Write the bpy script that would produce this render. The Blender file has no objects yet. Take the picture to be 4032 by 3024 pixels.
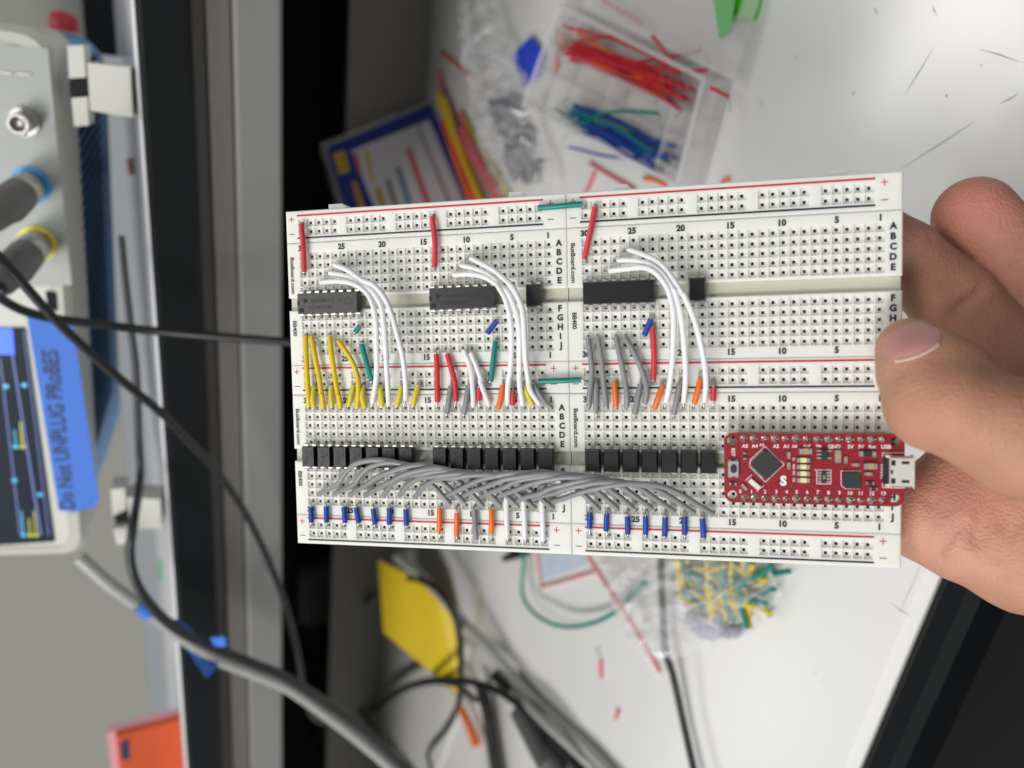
import bpy, bmesh, math, random
import numpy as np
from mathutils import Matrix, Vector

random.seed(7)
SC = bpy.context.scene
COL = SC.collection

# ------------------------------------------------------------------ camera
cam_d = bpy.data.cameras.new('camera')
cam = bpy.data.objects.new('camera', cam_d)
COL.objects.link(cam)
SC.camera = cam
cam_d.sensor_width = 36.0
cam_d.lens = 26.964
cam_d.clip_start = 0.01
cam_d.clip_end = 30
cam.matrix_world = Matrix(((0.118521,0.910022,0.397255,0),(-0.440764,0.406716,-0.800193,0),(-0.889764,-0.080256,0.44931,0.27),(0,0,0,1)))
cam_d.dof.use_dof = True
cam_d.dof.focus_distance = 0.219
cam_d.dof.aperture_fstop = 8.2

# ------------------------------------------------------------------ light
world = bpy.data.worlds.new('World')
SC.world = world
world.use_nodes = True
world.node_tree.nodes['Background'].inputs['Color'].default_value = (0.93, 0.97, 1.0, 1)
world.node_tree.nodes['Background'].inputs['Strength'].default_value = 0.31

def area_lamp(name, loc, sx, sy, watts, colour, aim):
    d = bpy.data.lights.new(name, 'AREA')
    d.shape = 'RECTANGLE'; d.size = sx; d.size_y = sy; d.energy = watts; d.color = colour
    o = bpy.data.objects.new(name, d); COL.objects.link(o)
    o.location = loc
    o.rotation_euler = (Vector(aim) - Vector(loc)).to_track_quat('-Z', 'Y').to_euler()
    return o
area_lamp('ceiling_panel_lamp', (0.25, -0.5, 2.2), 1.2, 0.6, 17, (1.0, 0.97, 0.92), (0.25, -0.55, 0))
area_lamp('ceiling_panel_lamp', (-1.7, -1.5, 2.2), 1.2, 0.6, 34, (1.0, 0.98, 0.95), (-1.5, -1.0, 0))
area_lamp('ceiling_panel_lamp', (-1.1, -2.1, 2.2), 1.2, 0.6, 64, (1.0, 0.98, 0.95), (-1.0, -2.0, 0))
area_lamp('ceiling_panel_lamp', (0.38, 1.86, 2.2), 0.9, 0.55, 14, (1.0, 0.98, 0.95), (0.38, 1.86, 0))
area_lamp('ceiling_panel_lamp', (-2.7, 1.8, 2.2), 1.2, 0.6, 7, (1.0, 0.98, 0.95), (-2.7, 1.8, 0))
SC.cycles.diffuse_bounces = 8
SC.cycles.transparent_max_bounces = 16
SC.view_settings.view_transform = 'Standard'
SC.view_settings.look = 'None'
SC.view_settings.exposure = 0.0
SC.view_settings.gamma = 1.0

# ------------------------------------------------------------------ materials
def lin(c):
    return tuple((v / 255 / 12.92) if v / 255 <= 0.04045 else ((v / 255 + 0.055) / 1.055) ** 2.4 for v in c)

def mat(name, rgb, rough=0.5, metal=0.0, var=0.0, scale=300.0, bump=0.0, bscale=900.0, sss=0.0,
        clear=0.0, emit=0.0, spec=0.5, attr=None, ssr=(1.0, 0.35, 0.2), sss_scale=0.003, bdist=0.0004):
    m = bpy.data.materials.new(name); m.use_nodes = True
    nt = m.node_tree; N = nt.nodes; L = nt.links
    b = N['Principled BSDF']
    c = tuple(rgb) + (1,)
    b.inputs['Base Color'].default_value = c
    b.inputs['Roughness'].default_value = rough
    b.inputs['Metallic'].default_value = metal
    b.inputs['Specular IOR Level'].default_value = spec
    tc = N.new('ShaderNodeTexCoord')
    if var > 0:
        t = N.new('ShaderNodeTexNoise'); t.inputs['Scale'].default_value = scale; t.inputs['Detail'].default_value = 4
        L.new(tc.outputs['Object'], t.inputs['Vector'])
        mx = N.new('ShaderNodeMix'); mx.data_type = 'RGBA'
        mx.inputs[6].default_value = tuple(max(0, v * (1 - var)) for v in rgb) + (1,)
        mx.inputs[7].default_value = tuple(min(1, v * (1 + var)) for v in rgb) + (1,)
        L.new(t.outputs['Fac'], mx.inputs[0]); L.new(mx.outputs[2], b.inputs['Base Color'])
    if attr:
        a = N.new('ShaderNodeAttribute'); a.attribute_name = attr
        if var > 0:
            ml = N.new('ShaderNodeMix'); ml.data_type = 'RGBA'; ml.blend_type = 'MULTIPLY'; ml.inputs[0].default_value = 1
            L.new(a.outputs['Color'], ml.inputs[6])
            mx.inputs[6].default_value = (1 - var,) * 3 + (1,); mx.inputs[7].default_value = (1 + var,) * 3 + (1,)
            L.new(mx.outputs[2], ml.inputs[7]); L.new(ml.outputs[2], b.inputs['Base Color'])
        else:
            L.new(a.outputs['Color'], b.inputs['Base Color'])
    if bump > 0:
        t2 = N.new('ShaderNodeTexNoise'); t2.inputs['Scale'].default_value = bscale; t2.inputs['Detail'].default_value = 3
        L.new(tc.outputs['Object'], t2.inputs['Vector'])
        bp = N.new('ShaderNodeBump'); bp.inputs['Strength'].default_value = bump; bp.inputs['Distance'].default_value = bdist
        L.new(t2.outputs['Fac'], bp.inputs['Height']); L.new(bp.outputs['Normal'], b.inputs['Normal'])
    if sss > 0:
        b.inputs['Subsurface Weight'].default_value = sss
        b.inputs['Subsurface Radius'].default_value = ssr
        b.inputs['Subsurface Scale'].default_value = sss_scale
    if emit > 0:
        b.inputs['Emission Color'].default_value = c; b.inputs['Emission Strength'].default_value = emit
    if clear > 0:
        tr = N.new('ShaderNodeBsdfTransparent'); ms = N.new('ShaderNodeMixShader')
        ms.inputs[0].default_value = clear
        L.new(b.outputs[0], ms.inputs[1]); L.new(tr.outputs[0], ms.inputs[2])
        L.new(ms.outputs[0], N['Material Output'].inputs['Surface'])
    return m

M = {}
M['abs'] = mat('cream_white_plastic', (0.80, 0.805, 0.755), 0.45, var=0.02, scale=60, bump=0.03, bscale=2500, sss=0.85, ssr=(1, 1, .9), sss_scale=0.0022)
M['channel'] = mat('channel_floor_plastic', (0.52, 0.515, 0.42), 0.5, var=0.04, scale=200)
M['contact'] = mat('brass_contact', (0.78, 0.66, 0.46), 0.45, metal=0.3)
M['holedark'] = mat('contact_pit', (0.02, 0.018, 0.015), 0.7)
M['red_ink'] = mat('red_print', (0.56, 0.012, 0.03), 0.5, var=0.06)
M['navy_ink'] = mat('navy_print', (0.012, 0.012, 0.03), 0.45)
M['black_ink'] = mat('black_print', (0.012, 0.012, 0.013), 0.5)
M['tin'] = mat('tinned_metal', (0.58, 0.565, 0.53), 0.34, metal=1.0, var=0.08, scale=2500)
M['epoxy'] = mat('black_epoxy', (0.0105, 0.011, 0.0125), 0.29, var=0.12, scale=900, bump=0.10, bscale=9000, spec=0.4)
M['etch'] = mat('laser_etching', (0.012, 0.012, 0.012), 0.75)
M['etch_light'] = mat('laser_etching_light', (0.085, 0.085, 0.085), 0.75)
def ins(n, c, r=0.38): M[n] = mat(n + '_insulation', c, r, var=0.06, scale=700, bump=0.05, bscale=3000)
ins('red', (0.60, 0.035, 0.05)); ins('white', (0.80, 0.80, 0.82)); ins('yellow', (0.74, 0.53, 0.015))
ins('pale_yellow', (0.66, 0.56, 0.05)); ins('gray', (0.25, 0.255, 0.265)); ins('teal', (0.0, 0.22, 0.185))
ins('blue', (0.015, 0.055, 0.34)); ins('orange', (0.82, 0.17, 0.02))
M['pcb'] = mat('red_solder_mask', (0.27, 0.008, 0.017), 0.34, var=0.22, scale=450, bump=0.10, bscale=1500)
M['trace'] = mat('covered_copper_trace', (0.20, 0.005, 0.012), 0.3)
M['silk'] = mat('white_silkscreen', (0.84, 0.70, 0.70), 0.6)
M['silk_w'] = mat('white_logo_print', (0.8, 0.8, 0.8), 0.6)
M['fr4'] = mat('board_edge', (0.45, 0.25, 0.10), 0.6)
M['solder'] = mat('solder', (0.62, 0.58, 0.55), 0.22, metal=1.0, var=0.12, scale=2000, bump=0.2, bscale=1600)
M['steel'] = mat('bright_steel', (0.80, 0.79, 0.73), 0.42, metal=0.75, var=0.05, scale=500)
M['tan'] = mat('ceramic_tan', (0.38, 0.28, 0.17), 0.5)
M['led'] = mat('led_lens', (0.75, 0.70, 0.42), 0.35)
M['graybtn'] = mat('grey_button_frame', (0.42, 0.42, 0.41), 0.4, metal=0.6)
M['chipblack'] = mat('chip_black', (0.025, 0.026, 0.028), 0.4, var=0.1, scale=900)
M['black_plastic'] = mat('black_plastic', (0.012, 0.012, 0.013), 0.4)
M['skin'] = mat('skin', (0.55, 0.3, 0.2), 0.50, var=0.15, scale=170, bump=0.6, bscale=1300, bdist=0.0006, sss=0.12, attr='skin_tone', spec=0.35)
M['nail'] = mat('fingernail', (0.50, 0.235, 0.205), 0.32, var=0.10, scale=60, sss=0.1)
M['nailrim'] = mat('nail_edge', (0.64, 0.46, 0.39), 0.5)

# ------------------------------------------------------------------ mesh builder
class MB:
    def __init__(s): s.v = []; s.f = []; s.mi = []; s.sm = []
    def add(s, vs, fs, mi=0, smooth=False):
        o = len(s.v); s.v.extend(tuple(v) for v in vs)
        for f in fs:
            s.f.append(tuple(i + o for i in f)); s.mi.append(mi); s.sm.append(smooth)
    def box(s, c, d, mi=0, rz=0.0, taper=1.0, bevel=0.0):
        hx, hy, hz = d[0] / 2, d[1] / 2, d[2] / 2
        ca, sa = math.cos(rz), math.sin(rz)
        def T(x, y, z): return (c[0] + x * ca - y * sa, c[1] + x * sa + y * ca, c[2] + z)
        if bevel > 0:
            b = min(bevel, hx * .9, hy * .9, hz * .9)
            rings = [(1, b, -hz), (1, 0, -hz + b), (1, 0, hz - b), (1, b, hz)]
        else:
            rings = [(1, 0, -hz), (1, 0, hz)]
        vs = []
        for k, (_, ins_, z) in enumerate(rings):
            t = taper if k >= len(rings) // 2 else 1.0
            x, y = hx * t - ins_, hy * t - ins_
            vs += [T(-x, -y, z), T(x, -y, z), T(x, y, z), T(-x, y, z)]
        fs = [(3, 2, 1, 0)]
        for k in range(len(rings) - 1):
            for i in range(4):
                j = (i + 1) % 4
                fs.append((k * 4 + i, k * 4 + j, k * 4 + 4 + j, k * 4 + 4 + i))
        e = (len(rings) - 1) * 4
        fs.append((e, e + 1, e + 2, e + 3))
        s.add(vs, fs, mi)
    def prism(s, poly, z0, z1, mi=0, side=None, bevel=0.0):
        n = len(poly)
        a = sum(poly[i][0] * poly[(i + 1) % n][1] - poly[(i + 1) % n][0] * poly[i][1] for i in range(n))
        if a < 0: poly = poly[::-1]
        vs = [(x, y, z0) for x, y in poly] + [(x, y, z1) for x, y in poly]
        s.add(vs, [tuple(range(n - 1, -1, -1)), tuple(range(n, 2 * n))], mi)
        s.add(vs, [(i, (i + 1) % n, n + (i + 1) % n, n + i) for i in range(n)], mi if side is None else side)
    def lathe(s, p0, axis, prof, n=16, mi=0, smooth=True, caps=True):
        p0 = Vector(p0); ax = Vector(axis).normalized()
        u = ax.orthogonal().normalized(); w = ax.cross(u)
        vs = []
        for (h, r) in prof:
            for k in range(n):
                a = 2 * math.pi * k / n
                vs.append(p0 + ax * h + (u * math.cos(a) + w * math.sin(a)) * r)
        fs = []
        for q in range(len(prof) - 1):
            for k in range(n):
                k2 = (k + 1) % n
                fs.append((q * n + k, q * n + k2, (q + 1) * n + k2, (q + 1) * n + k))
        s.add(vs, fs, mi, smooth)
        if caps:
            e = (len(prof) - 1) * n
            s.add(vs, [tuple(range(n - 1, -1, -1)), tuple(range(e, e + n))], mi, False)
    def tube(s, pts, r, n=8, mi=0, res=6, caps=True, smooth=True):
        P = spline(pts, res)
        m = len(P)
        rr = r if isinstance(r, (list, tuple)) else None
        tang = []
        for i in range(m):
            t = (P[min(i + 1, m - 1)] - P[max(i - 1, 0)])
            tang.append(t.normalized() if t.length > 1e-9 else Vector((0, 0, 1)))
        u = tang[0].orthogonal().normalized()
        vs = []
        for i in range(m):
            u = (u - tang[i] * u.dot(tang[i]))
            u = u.normalized() if u.length > 1e-9 else tang[i].orthogonal().normalized()
            w = tang[i].cross(u)
            ri = r if rr is None else rr[0] + (rr[1] - rr[0]) * i / (m - 1)
            for k in range(n):
                a = 2 * math.pi * k / n
                vs.append(P[i] + (u * math.cos(a) + w * math.sin(a)) * ri)
        fs = []
        for i in range(m - 1):
            for k in range(n):
                k2 = (k + 1) % n
                fs.append((i * n + k, i * n + k2, (i + 1) * n + k2, (i + 1) * n + k))
        s.add(vs, fs, mi, smooth)
        if caps:
            s.add(vs, [tuple(range(n - 1, -1, -1)), tuple(range((m - 1) * n, m * n))], mi, False)
    def dome(s, c, r, h, n=12, rings=4, mi=0):
        prof = [(0, r)] + [(h * math.sin(a), r * math.cos(a)) for a in [math.pi / 2 * k / rings for k in range(1, rings)]] + [(h, r * 0.04)]
        s.lathe(c, (0, 0, 1), prof, n, mi)
    def text(s, body, c, cap, rot=0.0, z=0.0, mi=0, bold=0.02, sx=1.0, align='CENTER'):
        vs, fs = glyphs(body, bold)
        xs = [v[0] for v in vs]; x0 = {'CENTER': (min(xs) + max(xs)) / 2, 'LEFT': min(xs)}[align]
        ca, sa = math.cos(rot), math.sin(rot)
        out = []
        for x, y in vs:
            X = (x - x0) * cap * sx; Y = (y - 0.5) * cap
            out.append((c[0] + X * ca - Y * sa, c[1] + X * sa + Y * ca, z))
        s.add(out, fs, mi)
    def build(s, name, mats, parent=None, k=1.0, matrix=None, base=(0, 0, 0)):
        me = bpy.data.meshes.new(name)
        b = base
        me.from_pydata([((v[0] - b[0]) * k, (v[1] - b[1]) * k, (v[2] - b[2]) * k) for v in s.v], [], s.f)
        for m in (mats if isinstance(mats, (list, tuple)) else [mats]): me.materials.append(m)
        me.polygons.foreach_set('material_index', s.mi)
        me.polygons.foreach_set('use_smooth', s.sm)
        me.update()
        return link(name, me, parent, matrix)

def link(name, me, parent=None, matrix=None):
    o = bpy.data.objects.new(name, me); COL.objects.link(o)
    if parent is not None: o.parent = parent
    if matrix is not None: o.matrix_world = matrix
    return o

def spline(pts, res=6):
    P = [Vector(p) for p in pts]
    if len(P) < 3: return P
    out = []
    for i in range(len(P) - 1):
        a = P[i - 1] if i else P[0] * 2 - P[1]
        b, c = P[i], P[i + 1]
        d = P[i + 2] if i + 2 < len(P) else P[-1] * 2 - P[-2]
        for k in range(res):
            t = k / res
            out.append(0.5 * ((2 * b) + (c - a) * t + (2 * a - 5 * b + 4 * c - d) * t * t + (3 * b - a - 3 * c + d) * t ** 3))
    out.append(P[-1])
    return out

_g = {}
def glyphs(body, bold):
    if (body, bold) in _g: return _g[(body, bold)]
    def raw(t):
        c = bpy.data.curves.new('txt', 'FONT'); c.body = t; c.size = 1.0; c.offset = bold; c.resolution_u = 3
        o = bpy.data.objects.new('txt', c); COL.objects.link(o)
        dg = bpy.context.evaluated_depsgraph_get(); dg.update()
        e = o.evaluated_get(dg); me = e.to_mesh()
        vs = [(v.co.x, v.co.y) for v in me.vertices]; fs = [tuple(p.vertices) for p in me.polygons]
        e.to_mesh_clear(); bpy.data.objects.remove(o); bpy.data.curves.remove(c)
        return vs, fs
    if 'H' not in _g: 
        ys = [v[1] for v in raw('H')[0]]; _g['H'] = (min(ys), max(ys) - min(ys))
    y0, hh = _g['H']
    vs, fs = raw(body)
    _g[(body, bold)] = ([(x / hh, (y - y0) / hh) for x, y in vs], fs)
    return _g[(body, bold)]

def tag(o, label, cat=None, group=None, kind=None):
    if label: o['label'] = label
    if cat: o['category'] = cat
    if group: o['group'] = group
    if kind: o['kind'] = kind
    return o

# the board plane: millimetres, x to the right along the rows, y up, z out of the board
BM = Matrix(((0.213979,0.926854,0.308471,-0.054),(-0.608034,0.373528,-0.700551,0.227648),(-0.764531,-0.037658,0.643486,0.219735),(0,0,0,1)))
MM = 0.001
def bthing(name, label, cat, group=None, base=(0, 0, 0)):
    o = bpy.data.objects.new(name, None); COL.objects.link(o)
    o.empty_display_size = 0.004
    o.matrix_world = BM @ Matrix.Translation(Vector(base) * MM)
    o['base'] = list(map(float, base))
    return tag(o, label, cat, group)
def bpart(mb, name, mats, t):
    o = mb.build(name, mats, None, MM, None, tuple(t['base']))
    o.parent = t
    return o
def wthing(name, label, cat, group=None, loc=(0, 0, 0)):
    o = bpy.data.objects.new(name, None); COL.objects.link(o); o.location = loc
    o.empty_display_size = 0.01
    return tag(o, label, cat, group)
def wpart(mb, name, mats, t):
    o = mb.build(name, mats, None, 1.0, None, tuple(t.location)); o.parent = t
    return o
def wsolo(mb, name, mats, label, cat, group=None, kind=None, base=None):
    b = base or mb.v[0]
    o = mb.build(name, mats, None, 1.0, None, b); o.location = b
    return tag(o, label, cat, group, kind)

# ------------------------------------------------------------------ breadboards
P = 2.54
ROW = {'P1': 0.0, 'M1': 2.54, 'a': 9.89, 'b': 12.43, 'c': 14.97, 'd': 17.51, 'e': 20.05, 'f': 27.67, 'g': 30.21, 'h': 32.75, 'i': 35.29, 'j': 37.83, 'P2': 45.06, 'M2': 47.6, 'A': 54.95, 'B': 57.49, 'C': 60.03, 'D': 62.57, 'E': 65.11, 'F': 72.73, 'G': 75.27, 'H': 77.81, 'I': 80.35, 'J': 82.89, 'P3': 90.12, 'M3': 92.66}
XL = lambda c: (30 - c) * P
XR = lambda c: 29 * P + 10.32 + (30 - c) * P
RAILCOLS = [c for c in range(2, 31) if c % 6 != 1]

def hole_cell(mb, x, y, hx=P / 2, hy=P / 2, r0=1.1, r1=1.0, d=0.75, q=0.385, deep=2.2):
    """one contact hole: rim, square funnel, floor with a square opening and the spring contact below it"""
    def sq(a, b, z): return [(x - a, y - b, z), (x + a, y - b, z), (x + a, y + b, z), (x - a, y + b, z)]
    vs = sq(hx, hy, 0) + sq(r0, r0, 0) + sq(r1, r1, -d) + sq(q, q, -d) + sq(q, q, -d - 0.06) + sq(q * .75, q, -deep)
    fs = []
    for k in range(3):
        for i in range(4):
            j = (i + 1) % 4
            fs.append((k * 4 + i, k * 4 + j, k * 4 + 4 + j, k * 4 + 4 + i))
    mb.add(vs, fs, 0)
    mb.add(vs, [(12, 13, 17, 16), (13, 14, 18, 17), (14, 15, 19, 18), (15, 12, 16, 19)], 1)
    mb.add(vs, [(17, 18, 22, 21), (19, 16, 20, 23)], 2)
    mb.add(vs, [(16, 17, 21, 20), (18, 19, 23, 22), (20, 21, 22, 23)], 1)

def slab(mb, x0, x1, y0, y1, cells, z1=-8.4, ch=0.28):
    """a chamfered block whose top face is cut by blocks of hole cells: cells = list of (cols x, rows y)"""
    a = [(x0, y0), (x1, y0), (x1, y1), (x0, y1)]
    b = [(x0 + ch, y0 + ch), (x1 - ch, y0 + ch), (x1 - ch, y1 - ch), (x0 + ch, y1 - ch)]
    vs = [(x, y, z1) for x, y in a] + [(x, y, -ch) for x, y in a] + [(x, y, 0) for x, y in b]
    fs = [(3, 2, 1, 0)]
    for k in range(2):
        for i in range(4):
            j = (i + 1) % 4
            fs.append((k * 4 + i, k * 4 + j, k * 4 + 4 + j, k * 4 + 4 + i))
    mb.add(vs, fs, 0)
    ys = sorted({y for _, rows in cells for y in rows})
    ylo, yhi = ys[0] - P / 2, ys[-1] + P / 2
    quad = lambda xa, xb, ya, yb: mb.add([(xa, ya, 0), (xb, ya, 0), (xb, yb, 0), (xa, yb, 0)], [(0, 1, 2, 3)], 0)
    X0, X1, Y0, Y1 = x0 + ch, x1 - ch, y0 + ch, y1 - ch
    quad(X0, X1, Y0, ylo); quad(X0, X1, yhi, Y1)
    cx = X0
    for cols, rows in cells:
        xa, xb = min(cols) - P / 2, max(cols) + P / 2
        quad(cx, xa, ylo, yhi)
        for x in cols:
            for y in rows: hole_cell(mb, x, y)
        cx = xb
    quad(cx, X1, ylo, yhi)

INK = 0.03
def strip_ink(mb, xa, xb, y, w, mi): mb.add([(xa, y - w / 2, INK), (xb, y - w / 2, INK), (xb, y + w / 2, INK), (xa, y + w / 2, INK)], [(0, 1, 2, 3)], mi)
def body(t, X, up):
    R = lambda r: -ROW[r.upper() if not up else r]
    x0, x1 = X(30) - 5.13, X(1) + 5.13
    cols = [X(c) for c in range(30, 0, -1)]
    ya, ye, yf, yj = R('a'), R('e'), R('f'), R('j')
    mid = (ye + yf) / 2
    top = MB(); slab(top, x0, x1, mid + 1.85, ya + 4.08, [(cols, [ye + k * P for k in range(5)])])
    slab(top, x0, x1, yj - 4.05, mid - 1.85, [(cols, [yj + k * P for k in range(5)])])
    o = bpart(top, 'terminal_strip', [M['abs'], M['holedark'], M['contact']], t)
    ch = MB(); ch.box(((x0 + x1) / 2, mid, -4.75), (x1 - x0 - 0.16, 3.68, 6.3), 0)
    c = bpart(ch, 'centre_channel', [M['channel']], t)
    ink = MB()
    for c in (30, 25, 20, 15, 10, 5, 1):
        for y in (ya + 2.45, yj - 2.35): ink.text(str(c), (X(c) - (0.3 if c > 9 else 0), y), 1.7, 0, INK, 0, 0.05)
    for k, ch_ in enumerate('ABCDEFGHIJ'):
        y = (ya if k < 5 else yf) - (k % 5) * P
        ink.text(ch_, (X(1) + 2.95, y + 0.25), 1.78, 0, INK, 0, 0.05)
    ink.text('BusBoard.com', (X(30) - 3.5, (ya + ye) / 2 - 0.35), 1.28, -math.pi / 2, INK, 0, 0.03, 1.13)
    ink.text('BB400', (X(30) - 3.4, (yf + yj) / 2 + 1.75), 1.3, -math.pi / 2, INK, 0, 0.03, 1.05)
    i = bpart(ink, 'printed_marking', [M['black_ink']], t); i.parent = o; i.matrix_parent_inverse = Matrix()
def rail(t, X, n):
    p, m = -ROW['P' + n], -ROW['M' + n]
    x0, x1 = X(30) - 5.13, X(1) + 5.13
    mb = MB()
    cells = []
    for g in range(5): cells.append(([X(30 - g * 6 - k) for k in range(5)], [m, p]))
    slab(mb, x0, x1, m - 3.16, p + (3.6 if n == '1' else 3.16), cells)
    o = bpart(mb, 'power_rail', [M['abs'], M['holedark'], M['contact']], t)
    ink = MB()
    strip_ink(ink, X(30) - 1.5, X(2) + 1.3, p + 2.2, 0.5, 0)
    strip_ink(ink, X(30) - 1.5, X(2) + 1.3, m - 1.85, 0.48, 1)
    for sx in (X(30) - 3.3, X(2) + 3.4):
        yy = p + 1.15
        ink.add([(sx - .85, yy - .11, INK), (sx + .85, yy - .11, INK), (sx + .85, yy + .11, INK), (sx - .85, yy + .11, INK)], [(0, 1, 2, 3)], 0)
        for s_ in (-1, 1):
            ink.add([(sx - .11, yy + s_ * .09, INK), (sx + .11, yy + s_ * .09, INK), (sx + .11, yy + s_ * .85, INK), (sx - .11, yy + s_ * .85, INK)], [(0, 1, 2, 3)], 0)
        strip_ink(ink, sx - .85, sx + .85, m - .65, 0.2, 2)
    i = bpart(ink, 'printed_marking', [M['red_ink'], M['navy_ink'], M['black_ink']], t); i.parent = o
def tab(t, xa, xb, slant):
    y = -ROW['P1'] + 3.6
    mb = MB(); w = xb - xa
    poly = [(xa, y), (xb, y), (xb - (0.35 * w if slant > 0 else 0), y + 1.7), (xa + (0.2 * w if slant < 0 else 0), y + 1.7)]
    mb.prism(poly, -7.5, -2.2, 0)
    bpart(mb, 'locking_tab', [M['abs']], t)
GB = 'breadboards clipped into one block'
t = bthing('breadboard', 'upper left breadboard with two black sixteen pin chips and red, white and yellow wires', 'breadboard', GB, (XL(15), -ROW['e'], 0))
rail(t, XL, '1'); body(t, XL, True); rail(t, XL, '2'); tab(t, 7.70, 14.32, 1); tab(t, 62.41, 67.62, 1)
t = bthing('breadboard', 'upper right breadboard, nearly empty at its right half, pinched under the thumb', 'breadboard', GB, (XR(15), -ROW['e'], 0))
rail(t, XR, '1'); body(t, XR, True); rail(t, XR, '2'); tab(t, 91.62, 96.78, 1); tab(t, 145.49, 150.18, -1)
t = bthing('breadboard', 'lower left breadboard with fourteen four pin couplers and blue wires along its bottom rail', 'breadboard', GB, (XL(15), -ROW['E'], 0))
body(t, XL, False); rail(t, XL, '3')
t = bthing('breadboard', 'lower right breadboard carrying the red microcontroller board', 'breadboard', GB, (XR(15), -ROW['E'], 0))
body(t, XR, False); rail(t, XR, '3')

# ------------------------------------------------------------------ chips
def dip_body(mb, x, y, w, h, top=3.4, mid=1.85, bot=0.35, inset=0.32):
    hx, hy = w / 2, h / 2
    vs = []
    for a, z in ((inset, bot), (0, mid), (0, mid + 0.12), (inset, top)):
        vs += [(x - hx + a, y - hy + a, z), (x + hx - a, y - hy + a, z), (x + hx - a, y + hy - a, z), (x - hx + a, y + hy - a, z)]
    fs = [(3, 2, 1, 0), (12, 13, 14, 15)]
    for k in range(3):
        for i in range(4):
            j = (i + 1) % 4
            fs.append((k * 4 + i, k * 4 + j, k * 4 + 4 + j, k * 4 + 4 + i))
    mb.add(vs, fs, 0)
_pin = {}
def pin(t, x, yrow, ybody, s, mid=1.9, wide=1.2):
    """flat lead: shoulder out of the body, bend, then a narrow leg into its hole"""
    key = (round(s * (yrow - ybody), 2), s, wide, mid)
    if key not in _pin:
        mb = MB(); L_ = yrow - ybody
        th = 0.25
        def strip(pts, w):
            vs = []
            for (yy, zz, ny, nz) in pts:
                for sx in (-w / 2, w / 2):
                    vs.append((sx, yy, zz)); vs.append((sx, yy - ny * th, zz - nz * th))
            fs = []
            for i in range(len(pts) - 1):
                a = i * 4; b = a + 4
                fs += [(a, a + 2, b + 2, b), (a + 1, b + 1, b + 3, a + 3), (a, b, b + 1, a + 1), (a + 2, a + 3, b + 3, b + 2)]
            e = (len(pts) - 1) * 4
            fs += [(0, 1, 3, 2), (e, e + 2, e + 3, e + 1)]
            mb.add(vs, fs, 0)
        o = -L_
        sg = 1 if L_ > 0 else -1
        strip([(o - sg * .3, 0.12, 0, 1), (o + L_ * .55, 0.12, 0, 1), (o + L_ * .85, -0.1, sg * .7, .7), (0.0 + sg * .08, -0.5, sg, 0), (0.0 + sg * .05, -1.7, sg, 0)], wide)
        strip([(sg * .04, -1.68, sg, 0), (0, -mid - 2.0, sg, 0)], 0.5)
        me = bpy.data.meshes.new('pin'); me.from_pydata([tuple(c * MM for c in v) for v in mb.v], [], mb.f); me.materials.append(M['tin'])
        _pin[key] = me
    o = link('pin', _pin[key], t)
    b = t['base']
    o.location = ((x - b[0]) * MM, (yrow - b[1]) * MM, (mid - b[2]) * MM)
def disc(mb, x, y, r, z, mi, n=16): mb.lathe((x, y, z - 0.05), (0, 0, 1), [(0, r), (0.05, r)], n, mi, False)
def ring(mb, x, y, r, z, mi, w=0.12, n=20):
    vs = []
    for k in range(n):
        a = 2 * math.pi * k / n
        for q in (r - w, r): vs.append((x + q * math.cos(a), y + q * math.sin(a), z))
    mb.add(vs, [(2 * k, 2 * k + 1, 2 * ((k + 1) % n) + 1, 2 * ((k + 1) % n)) for k in range(n)], mi)

def dip16(X, c0, label, marks):
    xa, xb = X(c0), X(c0 - 7)
    ye, yf = -ROW['e'], -ROW['f']
    xm, ym = (xa + xb) / 2, (ye + yf) / 2
    t = bthing('logic_chip', label, 'chip', 'sixteen pin chips on the upper boards', (xm, ym, 0))
    mb = MB(); dip_body(mb, xm, ym, 19.3, 6.3)
    # notch at the left end: a half round cut read as a recessed dark cup
    bpart(mb, 'chip_body', [M['epoxy']], t)
    n = MB(); n.prism([(xm - 9.38, ym + .1 + .75)] + [(xm - 9.38 + .75 * math.cos(a), ym + .1 + .75 * math.sin(a)) for a in [math.radians(90 - 18 * k) for k in range(1, 10)]] + [(xm - 9.38, ym + .1 - .75)], 2.6, 3.43, 0); bpart(n, 'notch', [M['etch']], t)
    n = MB(); disc(n, xm - 8.1, ym - 1.9, .72, 3.44, 0); bpart(n, 'pin_mark', [M['etch']], t)
    n = MB(); ring(n, xm + 6.6, ym + 0.25, 1.0, 3.43, 0, 0.13); bpart(n, 'mould_ring', [M['etch']], t)
    if marks:
        n = MB()
        n.text('25DNRYG', (xm - 1.4, ym + 0.75), 1.15, 0, 3.425, marks - 1, 0.0, 1.15)
        n.text('E4', (xm + 4.1, ym + 0.95), 0.8, 0, 3.425, marks - 1, 0.0)
        n.add([(xm + 3.3, ym + .3, 3.425), (xm + 4.9, ym + .3, 3.425), (xm + 4.9, ym + .42, 3.425), (xm + 3.3, ym + .42, 3.425)], [(0, 1, 2, 3)], marks - 1)
        n.text('CD4051BE', (xm - 2.0, ym - 1.2), 1.15, 0, 3.425, marks - 1, 0.0, 1.15)
        lg = [(-7.9, 1.2), (-7.3, 1.0), (-7.2, 1.6), (-6.9, 1.6), (-6.8, 1.1), (-6.0, 1.2), (-6.0, .8), (-6.5, .2), (-7.0, -.1), (-7.2, .5)]
        n.prism([(xm + a, ym + b) for a, b in lg], 3.4, 3.425, marks - 1)
        bpart(n, 'etched_marking', [M['etch'], M['etch_light']], t)
    for k in range(8):
        pin(t, X(c0 - k), ye, ym + 3.1, 1); pin(t, X(c0 - k), yf, ym - 3.1, -1)
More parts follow.
